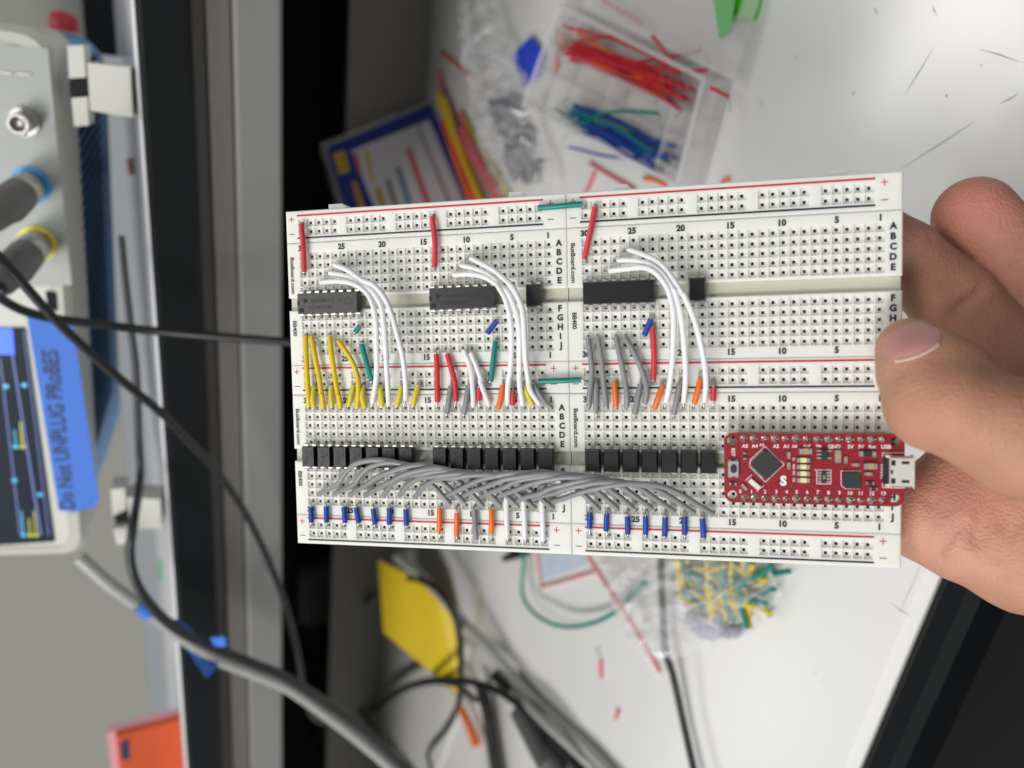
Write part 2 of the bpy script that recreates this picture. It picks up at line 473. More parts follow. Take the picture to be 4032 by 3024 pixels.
dip16(XL, 30, 'sixteen pin chip with readable etched lettering, nearest the left edge of the boards', 1)
dip16(XL, 14, 'sixteen pin chip with faint lettering, in the middle of the upper left breadboard', 1)
dip16(XR, 30, 'sixteen pin chip with blank top, beside the seam on the upper right breadboard', 0)

def opto(X, c, rows, label, group, text, light):
    xm = (X(c) + X(c - 1)) / 2
    ye, yf = -ROW[rows[0]], -ROW[rows[1]]; ym = (ye + yf) / 2
    t = bthing('optocoupler', label, 'optocoupler', group, (xm, ym, 0))
    mb = MB(); dip_body(mb, xm, ym, 4.4, 6.3, 3.7, 2.1, 0.35, 0.36); bpart(mb, 'chip_body', [M['epoxy']], t)
    n = MB(); ring(n, xm - 1.25, ym - 2.1, .5, 3.73, 0, 0.09); disc(n, xm - 1.25, ym - 2.1, .41, 3.72, 1)
    bpart(n, 'pin_mark', [M['etch'], M['epoxy']], t)
    if text:
        n = MB(); n.text('PC817C', (xm - .25, ym + .3), .95, math.pi / 2, 3.725, 0, 0.0, 1.0); n.text('2511', (xm + 1.0, ym + 1.2), .85, math.pi / 2, 3.725, 0, 0.0)
        bpart(n, 'etched_marking', [M['etch']], t)
    for cc in (c, c - 1):
        pin(t, X(cc), ye, ym + 3.1, 1, 2.1, 1.15); pin(t, X(cc), yf, ym - 3.1, -1, 2.1, 1.15)
ORD = ['first', 'second', 'third', 'fourth', 'fifth', 'sixth', 'seventh', 'eighth', 'ninth', 'tenth', 'eleventh', 'twelfth', 'thirteenth', 'fourteenth']
for k in range(7):
    opto(XL, 30 - 2 * k, 'EF', 'four pin black optocoupler, %s from the left edge of the lower left breadboard' % ORD[k], 'optocouplers in the left row', True, True)
for k in range(7):
    opto(XL, 14 - 2 * k, 'EF', 'four pin black optocoupler, %s in the row ending at the centre seam' % ORD[k], 'optocouplers in the middle row', k < 5, False)
for k in range(7):
    opto(XR, 30 - 2 * k, 'EF', 'four pin black optocoupler, %s of the row left of the red microcontroller' % ORD[k], 'optocouplers beside the microcontroller', False, False)
opto(XL, 3, 'ef', 'lone four pin optocoupler beside the letters E and F on the upper left board', 'lone optocouplers on the upper boards', False, False)
opto(XR, 19, 'ef', 'lone four pin optocoupler right of the white wires on the upper right board', 'lone optocouplers on the upper boards', False, False)

# ------------------------------------------------------------------ jumper wires
WR = 0.78
def lead_pts(a, b, hole):
    """from the cut end of the insulation (a, coming from b) over to the hole and down into it"""
    d = Vector(a) - Vector(b); d.normalize()
    h = Vector((hole[0], hole[1], 0))
    A = Vector(a)
    start = A - d * 0.6
    flat = Vector((hole[0] - a[0], hole[1] - a[1], 0)); L_ = flat.length
    q = A + flat * 0.55; q.z = max(a[2] * 0.9, 0.5)
    e = h.copy(); e.z = min(0.25, a[2] * .3)
    return [start, A, q, e, Vector((hole[0], hole[1], -2.6))]
def wire(colour, label, group, pts, ha, hb, r=WR):
    base = (pts[0][0], pts[0][1], 0)
    t = bthing('jumper_wire', label, 'jumper wire', group, base)
    mb = MB(); mb.tube(pts, r, 10, 0, 7); bpart(mb, 'insulation', [M[colour]], t)
    for a, b, h in ((pts[0], pts[1], ha), (pts[-1], pts[-2], hb)):
        if h is None: continue
        mb = MB(); mb.tube(lead_pts(a, b, h), 0.32, 6, 0, 4); bpart(mb, 'bare_lead', [M['tin']], t)
WIRES = [
('red','red jumper wire down the far left edge of the boards, from top rail','red wires from the top rail',[(0.56,-0.44,1.25),(1.14,-7.18,1.7),(0.94,-14.51,1.25)],(0,0),(0,-14.97)),
('red','red jumper wire from top rail, between the numbers 15 and 10','red wires from the top rail',[(41,-0.79,1.25),(41.45,-4.94,1.7),(41.68,-9.18,1.7),(41.24,-14.85,1.25)],(40.64,0),(40.64,-14.97)),
('red','slanted red jumper wire from top rail, just right of the centre seam','red wires from the top rail',[(86.86,-0.82,1.25),(85.41,-7.59,1.7),(83.68,-14.52,1.25)],(86.52,0),(83.98,-14.97)),
('teal','teal jumper wire bridging the centre seam along the top rail','teal wires bridging the seam',[(71.33,-0.14,1.25),(77.04,-0.09,1.7),(83.39,0.14,1.25)],(71.12,0),(83.98,0)),
('teal','teal jumper wire bridging the centre seam along the middle rail','teal wires bridging the seam',[(70.64,-47.41,1.25),(76.18,-47.23,1.7),(82.26,-47.07,1.25)],(71.12,-47.6),(83.98,-47.6)),
('white','long white curved jumper wire, outermost of the three sweeping round the left chip','long white curved wires',[(10.61,-12.86,1.2),(16.66,-15.04,5),(22.06,-18.26,7.4),(25.88,-19.76,9),(29.32,-23.34,9.7),(31.31,-28.31,9.5),(32.5,-34.59,8.4),(33.01,-40.37,6.5),(32.48,-47.27,3.7),(31.4,-52.29,1.2)],(10.16,-12.43),(30.48,-54.95)),
('white','long white curved jumper wire, middle of the three sweeping round the left chip','long white curved wires',[(9.11,-15.19,1.2),(16.59,-16.89,5),(21.39,-19.39,7.4),(25.61,-21.65,9),(28.24,-25.58,9.7),(28.9,-30.71,9.5),(28.67,-36.42,8.4),(28.01,-42.22,6.5),(27.12,-50.35,3.7),(26.13,-53.66,1.2)],(7.62,-14.97),(25.4,-54.95)),
('white','long white curved jumper wire, innermost of the three sweeping round the left chip','long white curved wires',[(6.14,-17.77,1.2),(13.87,-18.05,5),(19.19,-19.11,7.4),(23.56,-21.58,9),(25.8,-25.12,9.7),(26.49,-29.69,9.5),(26.03,-35.4,8.4),(25.14,-41.21,6.5),(23.57,-46.2,3.7),(21.12,-53.31,1.2)],(5.08,-17.51),(20.32,-54.95)),
('white','long white curved jumper wire, outermost of the three sweeping round the middle chip','long white curved wires',[(51.97,-12.9,1.2),(55.73,-14.69,4.5),(60.1,-17.21,6.6),(63.3,-19.77,8.2),(65.04,-21.27,9.3),(66.76,-24.09,9.7),(68.14,-28.12,9.6),(68.36,-34.48,8.8),(68.26,-40.92,7.5),(68.41,-46,5.6),(68.37,-49.42,3),(70.53,-53.59,1.2)],(50.8,-12.43),(71.12,-54.95)),
('white','long white curved jumper wire, middle of the three sweeping round the middle chip','long white curved wires',[(49.12,-14.69,1.2),(54.76,-16.44,4.7),(59.21,-18.68,7),(62.41,-21.59,8.6),(64.29,-23.26,9.5),(65.95,-26.96,9.7),(66.72,-30.79,9.2),(66.75,-36.28,7.9),(66.18,-42.78,6),(65.56,-48.25,3.3),(65.86,-53.83,1.2)],(48.26,-14.97),(66.04,-54.95)),
('white','long white curved jumper wire, innermost of the three sweeping round the middle chip','long white curved wires',[(46.77,-17.27,1.2),(52.71,-17.6,4.5),(57.18,-18.66,6.6),(60.81,-20.77,8.2),(61.82,-21.88,9.3),(63.55,-24.88,9.7),(64.6,-28.92,9.6),(64.84,-33.48,8.8),(64.44,-38.08,7.5),(63.58,-43.7,5.6),(62.18,-48.24,3),(61.48,-53.68,1.2)],(45.72,-17.51),(60.96,-54.95)),
('white','long white curved jumper wire, outermost of the three sweeping round the right chip','long white curved wires',[(95.81,-12.67,1.2),(99.54,-14.45,4.7),(103.72,-16.94,7),(106.75,-20.67,8.6),(109.31,-24.98,9.5),(109.89,-25.65,9.7),(112.21,-31.35,9.2),(113.79,-37.46,7.9),(114.76,-43.04,6),(115.17,-48.35,3.3),(114.82,-53.12,1.2)],(94.14,-12.43),(114.46,-54.95)),
('white','long white curved jumper wire, middle of the three sweeping round the right chip','long white curved wires',[(92.9,-15.3,1.2),(97.45,-15.91,4.7),(101.68,-17.46,7),(104.75,-20.18,8.6),(107.13,-23.89,9.5),(107.63,-24.57,9.7),(108.86,-29.64,9.2),(109.58,-35.74,7.9),(109.95,-41.93,6),(109.99,-47.25,3.3),(109.46,-53.35,1.2)],(91.6,-14.97),(109.38,-54.95)),
('white','long white curved jumper wire, innermost of the three sweeping round the right chip','long white curved wires',[(90.51,-17.97,1.2),(95.34,-17.95,4.7),(99.64,-17.99,7),(102.75,-19.49,8.6),(105.16,-22.5,9.5),(106.43,-25.53,9.7),(107.22,-30.6,9.2),(107.06,-37.73,7.9),(106.55,-43.96,6),(105.74,-49.32,3.3),(104.87,-53.12,1.2)],(89.06,-17.51),(104.3,-54.95)),
('yellow','long bright yellow jumper wire, first of four from the left edge, crossing the middle rail','long bright yellow wires',[(0.59,-33.21,1.25),(1.09,-40.96,2.2),(1.33,-50.3,2.2),(0.89,-54.17,1.25)],(0,-32.75),(0,-54.95)),
('yellow','long bright yellow jumper wire, second of four from the left edge, crossing the middle rail','long bright yellow wires',[(2.54,-33.53,1.25),(3.87,-38.98,2.2),(4.96,-45.07,2.2),(5.54,-50.32,2.2),(5.68,-50.64,2.2),(5.55,-54.63,1.25)],(2.54,-32.75),(5.08,-54.95)),
('yellow','long bright yellow jumper wire, third of four from the left edge, crossing the middle rail','long bright yellow wires',[(8.43,-33.59,1.25),(9.18,-38.07,2.2),(9.88,-44.12,2.2),(10.81,-50.36,2.2),(10.95,-50.67,2.2),(11.12,-54.55,1.25)],(7.62,-32.75),(10.16,-54.95)),
('yellow','long bright yellow jumper wire, fourth of four from the left edge, crossing the middle rail','long bright yellow wires',[(11.16,-34.96,1.25),(13.96,-38.26,2.2),(16,-41.79,2.2),(17.16,-45.61,2.2),(17.35,-48.7,2.2),(16.3,-54.7,1.25)],(10.16,-35.29),(15.24,-54.95)),
('pale_yellow','short pale yellow jumper wire, first from the left in the row under the middle rail','short pale yellow wires',[(2.61,-48.38,1.25),(2.45,-51.68,1.7),(2.54,-54.44,1.25)],(2.54,-47.6),(2.54,-54.95)),
('pale_yellow','short pale yellow jumper wire, second from the left in the row under the middle rail','short pale yellow wires',[(8.26,-48.33,1.25),(8.36,-51.71,1.7),(8.38,-54.28,1.25)],(7.62,-47.6),(7.62,-54.95)),
('pale_yellow','short pale yellow jumper wire, third from the left in the row under the middle rail','short pale yellow wires',[(15.38,-48.08,1.25),(14.61,-51.13,1.7),(13.66,-53.79,1.25)],(15.24,-47.6),(12.7,-54.95)),
('pale_yellow','short pale yellow jumper wire, fourth from the left in the row under the middle rail','short pale yellow wires',[(18.17,-48.71,1.25),(18.27,-51.75,1.7),(18.84,-54.67,1.25)],(17.78,-47.6),(17.78,-54.95)),
('pale_yellow','short pale yellow jumper wire, fifth from the left in the row under the middle rail','short pale yellow wires',[(23.67,-48.25,1.25),(24.08,-51.18,1.7),(24.11,-54.18,1.25)],(22.86,-47.6),(22.86,-54.95)),
('pale_yellow','short pale yellow jumper wire, sixth from the left in the row under the middle rail','short pale yellow wires',[(30.24,-48.3,1.25),(29.65,-51.21,1.7),(28.69,-54.09,1.25)],(30.48,-47.6),(27.94,-54.95)),
('pale_yellow','short pale yellow jumper wire, seventh from the left in the row under the middle rail','short pale yellow wires',[(35.37,-48.25,1.25),(34.4,-51.43,1.7),(33.68,-54.04,1.25)],(35.56,-47.6),(33.02,-54.95)),
('teal','tiny teal jumper wire below the left chip',None,[(16.46,-32.57,1.25),(17.87,-31.01,1.25)],(15.24,-32.75),(17.78,-30.21)),
('teal','teal jumper wire slanting to the rail beside the left white wires',None,[(18.35,-36.09,1.25),(19.97,-41.66,1.7),(21.21,-46.86,1.25)],(17.78,-35.29),(20.32,-47.6)),
('red','straight red jumper wire right of the number 15, crossing the middle rail','red wires in the middle of the left boards',[(41.05,-39.39,1.25),(41.33,-43.54,1.7),(41.23,-49.41,1.7),(40.98,-52.93,1.25)],(40.64,-37.83),(40.64,-54.95)),
('red','bent red jumper wire, right one of the red pair near the number 15','red wires in the middle of the left boards',[(44.33,-39.45,1.25),(45.58,-43.6,1.7),(46.54,-47.5,1.7),(46.41,-47.01,1.7),(46.62,-52.76,1.25)],(43.18,-37.83),(45.72,-54.95)),
('gray','short gray jumper wire between the two red wires near number 15','short gray wires below the middle rail',[(45.11,-48.43,1.25),(44.58,-52.26,1.7),(43.77,-56.26,1.25)],(45.72,-47.6),(43.18,-57.49)),
('gray','short gray jumper wire left of the short white pair','short gray wires below the middle rail',[(50.29,-48.47,1.25),(49.72,-52.29,1.7),(48.81,-56.38,1.25)],(50.8,-47.6),(48.26,-57.49)),
('white','white jumper wire, left of the pair crossing the printed 10','white wires at the number 10',[(49.23,-38.47,1.25),(50.69,-41.74,1.7),(51.5,-45.61,1.7),(51.56,-47.06,1.7),(51.77,-50.94,1.7),(51.61,-54.31,1.25)],(48.26,-37.83),(50.8,-54.95)),
('white','slanted white jumper wire, right of the pair crossing the printed 10','white wires at the number 10',[(51.32,-39.28,1.25),(52.87,-42.73,1.7),(54.18,-46.61,1.7),(53.97,-47.08,1.7),(55.27,-50.96,1.7),(56.28,-53.95,1.25)],(50.8,-37.83),(55.88,-54.95)),
('red','short red jumper wire between the white pair under the middle rail','short red wires',[(53.35,-49.08,1.25),(53.3,-52.63,1.25)],(53.34,-47.6),(53.34,-54.95)),
('orange','orange jumper wire left of the middle white trio','short orange wires',[(60.28,-48.36,1.25),(59.73,-51.56,1.7),(58.85,-54.83,1.25)],(60.96,-47.6),(58.42,-54.95)),
('red','short red jumper wire between the white trio, over the number 5','short red wires',[(63.1,-50.21,1.25),(63.06,-53.91,1.25)],(63.5,-47.6),(63.5,-54.95)),
('pale_yellow','short yellow jumper wire beside the white trio, near the seam',None,[(66.56,-48.6,1.25),(67.76,-51.79,1.7),(68.79,-54.18,1.25)],(66.04,-47.6),(68.58,-54.95)),
('gray','gray jumper wire curving down to hole 1 beside the seam',None,[(69.2,-48.15,1.25),(70.78,-51.04,1.7),(72.47,-53.33,1.7),(73.86,-54.76,1.25)],(68.58,-47.6),(73.66,-54.95)),
('gray','long gray jumper wire, first of four right of the centre seam','long gray wires on the right boards',[(84.35,-36.03,1.25),(85.15,-41.63,2.2),(85.25,-45.97,2.2),(84.56,-51.4,2.2),(84.25,-54.43,1.25)],(83.98,-35.29),(83.98,-54.95)),
('gray','long gray jumper wire, second of four right of the centre seam','long gray wires on the right boards',[(86.97,-35.65,1.25),(87.96,-41.67,2.2),(88.51,-48.17,2.2),(88.97,-54.33,1.25)],(86.52,-35.29),(89.06,-54.95)),
('gray','long gray jumper wire, third of four right of the centre seam','long gray wires on the right boards',[(91.83,-35.65,1.25),(93.12,-41.76,2.2),(94.31,-48.22,2.2),(94.59,-51.46,2.2),(94.47,-54.34,1.25)],(91.6,-35.29),(94.14,-54.95)),
('gray','long gray jumper wire, fourth of four right of the centre seam','long gray wires on the right boards',[(94.29,-36.03,1.25),(96.55,-39.67,2.2),(98.81,-45.05,2.2),(99.81,-49.34,2.2),(99.45,-53.44,1.25)],(94.14,-35.29),(99.22,-54.95)),
('gray','short gray jumper wire reaching row B, first of three right of the seam','short gray wires on the right boards',[(86.3,-48.12,1.25),(86.3,-51.75,1.7),(86.16,-55.9,1.25)],(86.52,-47.6),(86.52,-57.49)),
('gray','short gray jumper wire reaching row B, second of three right of the seam','short gray wires on the right boards',[(98.18,-48.44,1.25),(97.41,-52.24,1.7),(96.63,-56.34,1.25)],(99.22,-47.6),(96.68,-57.49)),
('gray','short gray jumper wire reaching row B, third of three right of the seam','short gray wires on the right boards',[(108.47,-48.64,1.25),(107.67,-52.5,1.7),(106.87,-56.44,1.25)],(109.38,-47.6),(106.84,-57.49)),
('orange','orange jumper wire, first of three right of the seam under the middle rail','orange wires on the right boards',[(91.23,-47.75,1.25),(91.48,-51.04,1.7),(91.61,-54.51,1.25)],(91.6,-47.6),(91.6,-54.95)),
('orange','orange jumper wire, second of three right of the seam under the middle rail','orange wires on the right boards',[(103.97,-49.05,1.25),(102.91,-51.96,1.7),(101.81,-54.85,1.25)],(104.3,-47.6),(101.76,-54.95)),
('orange','orange jumper wire, third of three right of the seam under the middle rail','orange wires on the right boards',[(113.84,-47.33,1.25),(112.99,-50.53,1.7),(112.19,-53.59,1.25)],(114.46,-47.6),(111.92,-54.95)),
('red','short red jumper wire at the right end of the wires, beside the number 15',None,[(117.1,-49.36,1.25),(117.01,-52.91,1.25)],(117,-47.6),(117,-54.95)),
('blue','tiny blue jumper wire beside the red wire under the right chip','tiny blue wires',[(101.24,-31.08,1.25),(99.33,-35.42,1.25)],(101.76,-30.21),(99.22,-35.29)),
('red','red jumper wire beside the tiny blue one under the right chip',None,[(101.52,-33.53,1.25),(101.89,-39.78,1.7),(101.64,-47.27,1.25)],(101.76,-32.75),(101.76,-47.6)),
('blue','tiny blue jumper wire under the middle chip, left of white wires','tiny blue wires',[(59.01,-30.43,1.25),(56.2,-33.82,1.25)],(58.42,-30.21),(55.88,-32.75)),
('teal','teal jumper wire under the middle chip, crossing the middle rail',None,[(58.49,-36.06,1.25),(57.77,-41.84,1.7),(56.84,-47.2,1.25)],(58.42,-35.29),(55.88,-47.6)),
('blue','dark blue jumper wire on the lower left rail, first from the left edge','blue wires along the bottom rail of the left boards',[(0.34,-84.32,1.25),(0.39,-88.92,1.25)],(0,-82.89),(0,-90.12)),
('blue','dark blue jumper wire on the lower left rail, second from the left edge','blue wires along the bottom rail of the left boards',[(5.4,-83.97,1.25),(5.33,-88.76,1.25)],(5.08,-82.89),(5.08,-90.12)),
('blue','dark blue jumper wire on the lower left rail, third from the left edge','blue wires along the bottom rail of the left boards',[(11.1,-84.01,1.25),(11.33,-88.66,1.25)],(10.16,-82.89),(10.16,-90.12)),
('blue','dark blue jumper wire on the lower left rail, fourth from the left edge','blue wires along the bottom rail of the left boards',[(15.01,-84.01,1.25),(15.62,-88.63,1.25)],(15.24,-82.89),(15.24,-90.12)),
('blue','dark blue jumper wire on the lower left rail, fifth from the left edge','blue wires along the bottom rail of the left boards',[(20.38,-84.26,1.25),(20.84,-88.86,1.25)],(20.32,-82.89),(20.32,-90.12)),
('blue','dark blue jumper wire on the lower left rail, sixth from the left edge','blue wires along the bottom rail of the left boards',[(25.52,-83.81,1.25),(25.26,-88.72,1.25)],(25.4,-82.89),(25.4,-90.12)),
('blue','dark blue jumper wire on the lower left rail, seventh from the left edge','blue wires along the bottom rail of the left boards',[(30.52,-84.18,1.25),(30.59,-88.84,1.25)],(30.48,-82.89),(30.48,-90.12)),
('orange','orange jumper wire at the bottom rail, beside the number 15','orange wires at the bottom rail',[(40.85,-83.78,1.25),(40.87,-87.13,1.7),(40.36,-90.42,1.25)],(40.64,-82.89),(40.64,-92.66)),
('orange','orange jumper wire at the bottom rail, middle one of three','orange wires at the bottom rail',[(45.95,-84.92,1.25),(45.77,-91.5,1.25)],(45.72,-82.89),(45.72,-92.66)),
('gray','gray jumper wire at the bottom rail between orange wires',None,[(51.19,-83.74,1.25),(51.43,-88.77,1.7),(51.49,-92.08,1.25)],(50.8,-82.89),(50.8,-92.66)),
('orange','orange jumper wire at the bottom rail, next to the white ones','orange wires at the bottom rail',[(56.25,-83.44,1.25),(56.29,-86.63,1.7),(56.03,-90.15,1.25)],(55.88,-82.89),(55.88,-92.66)),
('white','white jumper wire at the bottom rail, first of three left of the seam','white wires at the bottom rail',[(60.77,-76.64,1.2),(60.79,-80.57,2),(60.67,-85.49,1.8),(60.65,-91.5,1.25)],(60.96,-77.81),(60.96,-92.66)),
('white','white jumper wire at the bottom rail, second of three left of the seam','white wires at the bottom rail',[(65.57,-76.73,1.2),(65.72,-80.83,2),(65.8,-86.3,1.8),(65.77,-91.46,1.25)],(66.04,-77.81),(66.04,-92.66)),
('white','white jumper wire at the bottom rail, third of three left of the seam','white wires at the bottom rail',[(70.87,-76.23,1.2),(70.93,-80.69,2),(70.98,-86.14,1.8),(70.9,-91.76,1.25)],(71.12,-77.81),(71.12,-92.66)),
('blue','blue jumper wire on the lower right rail, first right of the seam','blue wires along the bottom rail of the right boards',[(84.03,-83.61,1.25),(83.96,-87.87,1.25)],(83.98,-82.89),(83.98,-90.12)),
('blue','blue jumper wire on the lower right rail, second right of the seam','blue wires along the bottom rail of the right boards',[(88.71,-83.69,1.25),(88.42,-88.38,1.25)],(89.06,-82.89),(89.06,-90.12)),
('blue','blue jumper wire on the lower right rail, third right of the seam','blue wires along the bottom rail of the right boards',[(94.29,-84.41,1.25),(94.33,-89.06,1.25)],(94.14,-82.89),(94.14,-90.12)),
('blue','blue jumper wire on the lower right rail, fourth right of the seam','blue wires along the bottom rail of the right boards',[(99.13,-84.15,1.25),(99.11,-88.99,1.25)],(99.22,-82.89),(99.22,-90.12)),
('blue','blue jumper wire on the lower right rail, fifth right of the seam','blue wires along the bottom rail of the right boards',[(104.33,-84.31,1.25),(104.13,-89.25,1.25)],(104.3,-82.89),(104.3,-90.12)),
('blue','blue jumper wire on the lower right rail, sixth right of the seam','blue wires along the bottom rail of the right boards',[(109.44,-83.94,1.25),(109.38,-88.62,1.25)],(109.38,-82.89),(109.38,-90.12)),
('blue','blue jumper wire on the lower right rail, seventh right of the seam','blue wires along the bottom rail of the right boards',[(114,-84.33,1.25),(114.29,-89.24,1.25)],(114.46,-82.89),(114.46,-90.12)),
('gray','gray arched jumper wire over the optocouplers, first of fourteen by its left end','gray arched wires over the optocouplers',[(3.16,-80.37,1.2),(11.44,-76.32,5.7),(14.51,-72.94,6.7),(18.23,-70.09,7.5),(23.66,-68.9,7.9),(28.55,-69.21,7.3),(33.11,-70.79,6),(36.83,-73.75,4.6),(40.17,-77.1,3.2),(44.15,-82.36,1.4)],(2.54,-80.35),(43.18,-82.89)),
('gray','gray arched jumper wire over the optocouplers, second of fourteen by its left end','gray arched wires over the optocouplers',[(8.41,-79.98,1.2),(16.41,-76.46,5.7),(19.38,-73.25,6.7),(22.99,-70.75,7.5),(28.28,-69.5,7.9),(33.06,-70.08,7.3),(37.54,-71.33,6),(41.2,-73.9,4.6),(44.48,-77.26,3.2),(48.41,-81.75,1.4)],(7.62,-80.35),(48.26,-82.89)),
('gray','gray arched jumper wire over the optocouplers, third of fourteen by its left end','gray arched wires over the optocouplers',[(13.26,-80.27,1.2),(17.12,-78.13,4),(21.36,-75.82,6),(24.27,-74.04,7),(27.88,-72.55,7.9),(33.22,-70.7,8.3),(38.04,-70.08,7.6),(42.6,-71.2,6.3),(46.28,-74.09,4.8),(49.61,-77.16,3.3),(53.57,-82.3,1.4)],(12.7,-80.35),(53.34,-82.89)),
('gray','gray arched jumper wire over the optocouplers, fourth of fourteen by its left end','gray arched wires over the optocouplers',[(18.06,-80.32,1.2),(21.88,-78.36,4),(26.15,-76.13,6.1),(29.09,-74.78,7.2),(32.73,-72.89,8.1),(38.1,-71.42,8.5),(43.03,-70.8,7.9),(47.63,-72.2,6.5),(51.39,-74.56,4.9),(54.81,-77.24,3.4),(58.86,-82.21,1.4)],(17.78,-80.35),(58.42,-82.89)),
('gray','gray arched jumper wire over the optocouplers, fifth of fourteen by its left end','gray arched wires over the optocouplers',[(23.79,-80.22,1.2),(27.46,-76.25,3.8),(31.51,-74.13,5.7),(34.28,-73.2,6.6),(37.75,-72.72,7.4),(43,-71.69,7.8),(47.83,-71.73,7.2),(52.43,-72.75,6),(56.21,-74.68,4.6),(59.6,-77.82,3.2),(63.67,-82.08,1.4)],(22.86,-80.35),(63.5,-82.89)),
('gray','gray arched jumper wire over the optocouplers, sixth of fourteen by its left end','gray arched wires over the optocouplers',[(28.71,-80.1,1.2),(32.39,-76.56,4),(36.46,-74.13,6),(39.27,-73.56,7.1),(42.73,-73.04,7.9),(47.97,-72.33,8.3),(52.83,-72.24,7.7),(57.43,-73.21,6.3),(61.23,-75.5,4.8),(64.65,-78.58,3.3),(68.77,-82.66,1.4)],(27.94,-80.35),(68.58,-82.89)),
('gray','gray arched jumper wire over the optocouplers, seventh of fourteen by its left end','gray arched wires over the optocouplers',[(33.57,-80.48,1.2),(37.23,-76.85,4.1),(41.32,-74.57,6.3),(44.13,-73.67,7.4),(47.61,-73.4,8.3),(52.86,-72.5,8.7),(57.75,-72.38,8.1),(62.37,-73.4,6.6),(66.2,-75.63,5),(69.68,-78.59,3.5),(73.83,-82.51,1.4)],(33.02,-80.35),(73.66,-82.89)),
('gray','gray arched jumper wire over the optocouplers, eighth of fourteen by its left end','gray arched wires over the optocouplers',[(42.7,-80.05,1.2),(46.3,-78.19,3.8),(50.47,-76,5.6),(53.43,-74.5,6.6),(57.16,-73.28,7.4),(62.86,-72.13,7.8),(68.24,-71.78,7.2),(73.44,-71.79,5.9),(77.76,-74.22,4.5),(81.69,-77.26,3.2),(86.38,-82.29,1.4)],(43.18,-80.35),(86.52,-82.89)),
('gray','gray arched jumper wire over the optocouplers, ninth of fourteen by its left end','gray arched wires over the optocouplers',[(47.95,-79.82,1.2),(51.54,-77.86,4),(55.73,-76.2,6.1),(58.68,-74.91,7.2),(62.4,-73.51,8.1),(68.07,-72.48,8.5),(73.45,-71.89,7.9),(78.63,-72.27,6.4),(82.96,-74.62,4.9),(86.9,-77.52,3.4),(91.62,-82.25,1.4)],(48.26,-80.35),(91.6,-82.89)),
('gray','gray arched jumper wire over the optocouplers, tenth of fourteen by its left end','gray arched wires over the optocouplers',[(53.74,-79.74,1.2),(57.11,-77.88,3.8),(61.07,-76.17,5.7),(63.89,-74.66,6.7),(67.46,-73.42,7.5),(72.94,-72.52,7.9),(78.17,-71.99,7.3),(83.25,-72.75,6),(87.5,-74.84,4.6),(91.35,-77.72,3.2),(95.99,-82.12,1.4)],(53.34,-80.35),(96.68,-82.89)),
('gray','gray arched jumper wire over the optocouplers, eleventh of fourteen by its left end','gray arched wires over the optocouplers',[(58.02,-79.83,1.2),(61.4,-78.09,3.9),(65.4,-76.45,5.9),(68.24,-75.14,6.9),(71.85,-73.97,7.8),(77.42,-72.79,8.2),(82.74,-72.64,7.6),(87.92,-73,6.2),(92.27,-74.99,4.8),(96.21,-78.04,3.3),(100.97,-81.98,1.4)],(58.42,-80.35),(101.76,-82.89)),
('gray','gray arched jumper wire over the optocouplers, twelfth of fourteen by its left end','gray arched wires over the optocouplers',[(63.61,-80.92,1.2),(66.91,-79.11,3.8),(70.85,-77.75,5.7),(73.67,-76.25,6.7),(77.27,-75.09,7.5),(82.86,-73.61,7.9),(88.23,-73.46,7.3),(93.49,-74.04,6),(97.92,-75.78,4.6),(101.93,-78.84,3.2),(106.78,-82.57,1.4)],(63.5,-80.35),(106.84,-82.89)),
('gray','gray arched jumper wire over the optocouplers, thirteenth of fourteen by its left end','gray arched wires over the optocouplers',[(67.95,-80.36,1.2),(71.3,-78.57,4),(75.3,-77.33,6.1),(78.15,-76.06,7.1),(81.81,-75.08,8),(87.5,-73.87,8.4),(92.98,-73.85,7.8),(98.37,-74.56,6.4),(102.91,-76.27,4.9),(107.04,-79.06,3.4),(112.04,-82.85,1.4)],(68.58,-80.35),(111.92,-82.89)),
('gray','gray arched jumper wire over the optocouplers, fourteenth of fourteen by its left end','gray arched wires over the optocouplers',[(73.59,-80.75,1.2),(76.8,-79.37,4),(80.69,-77.65,6.1),(83.46,-76.51,7.1),(87.02,-75.5,8),(92.59,-74.28,8.4),(97.99,-74.12,7.8),(103.31,-74.81,6.4),(107.8,-76.79,4.9),(111.89,-79.56,3.4),(116.85,-82.92,1.4)],(73.66,-80.35),(117,-82.89))]
for w in WIRES: wire(*w)

# ------------------------------------------------------------------ red microcontroller board
ZT = 4.3
PADS_T = [(124.47,-62.43),(126.93,-62.44),(129.6,-62.47),(132.1,-62.45),(134.6,-62.43),(137.14,-62.41),(139.67,-62.46),(142.26,-62.52),(144.83,-62.5),(147.31,-62.48),(149.85,-62.46),(152.44,-62.44),(154.95,-62.42),(157.4,-62.4)]
PADS_B = [(124.6,-77.83),(127.15,-77.76),(129.61,-77.77),(132.19,-77.78),(134.77,-77.72),(137.25,-77.73),(139.86,-77.73),(142.32,-77.74),(144.9,-77.75),(147.4,-77.76),(150.01,-77.76),(152.48,-77.73),(154.93,-77.71),(157.4,-77.64)]
OUT = [(119.57,-61.05),(162.37,-60.95),(162.46,-78.51),(119.5,-79.08)]
t = bthing('microcontroller_board', 'small red circuit board with USB socket plugged into the lower right breadboard', 'circuit board', None, ((OUT[0][0] + OUT[1][0]) / 2, (OUT[0][1] + OUT[2][1]) / 2, 0))
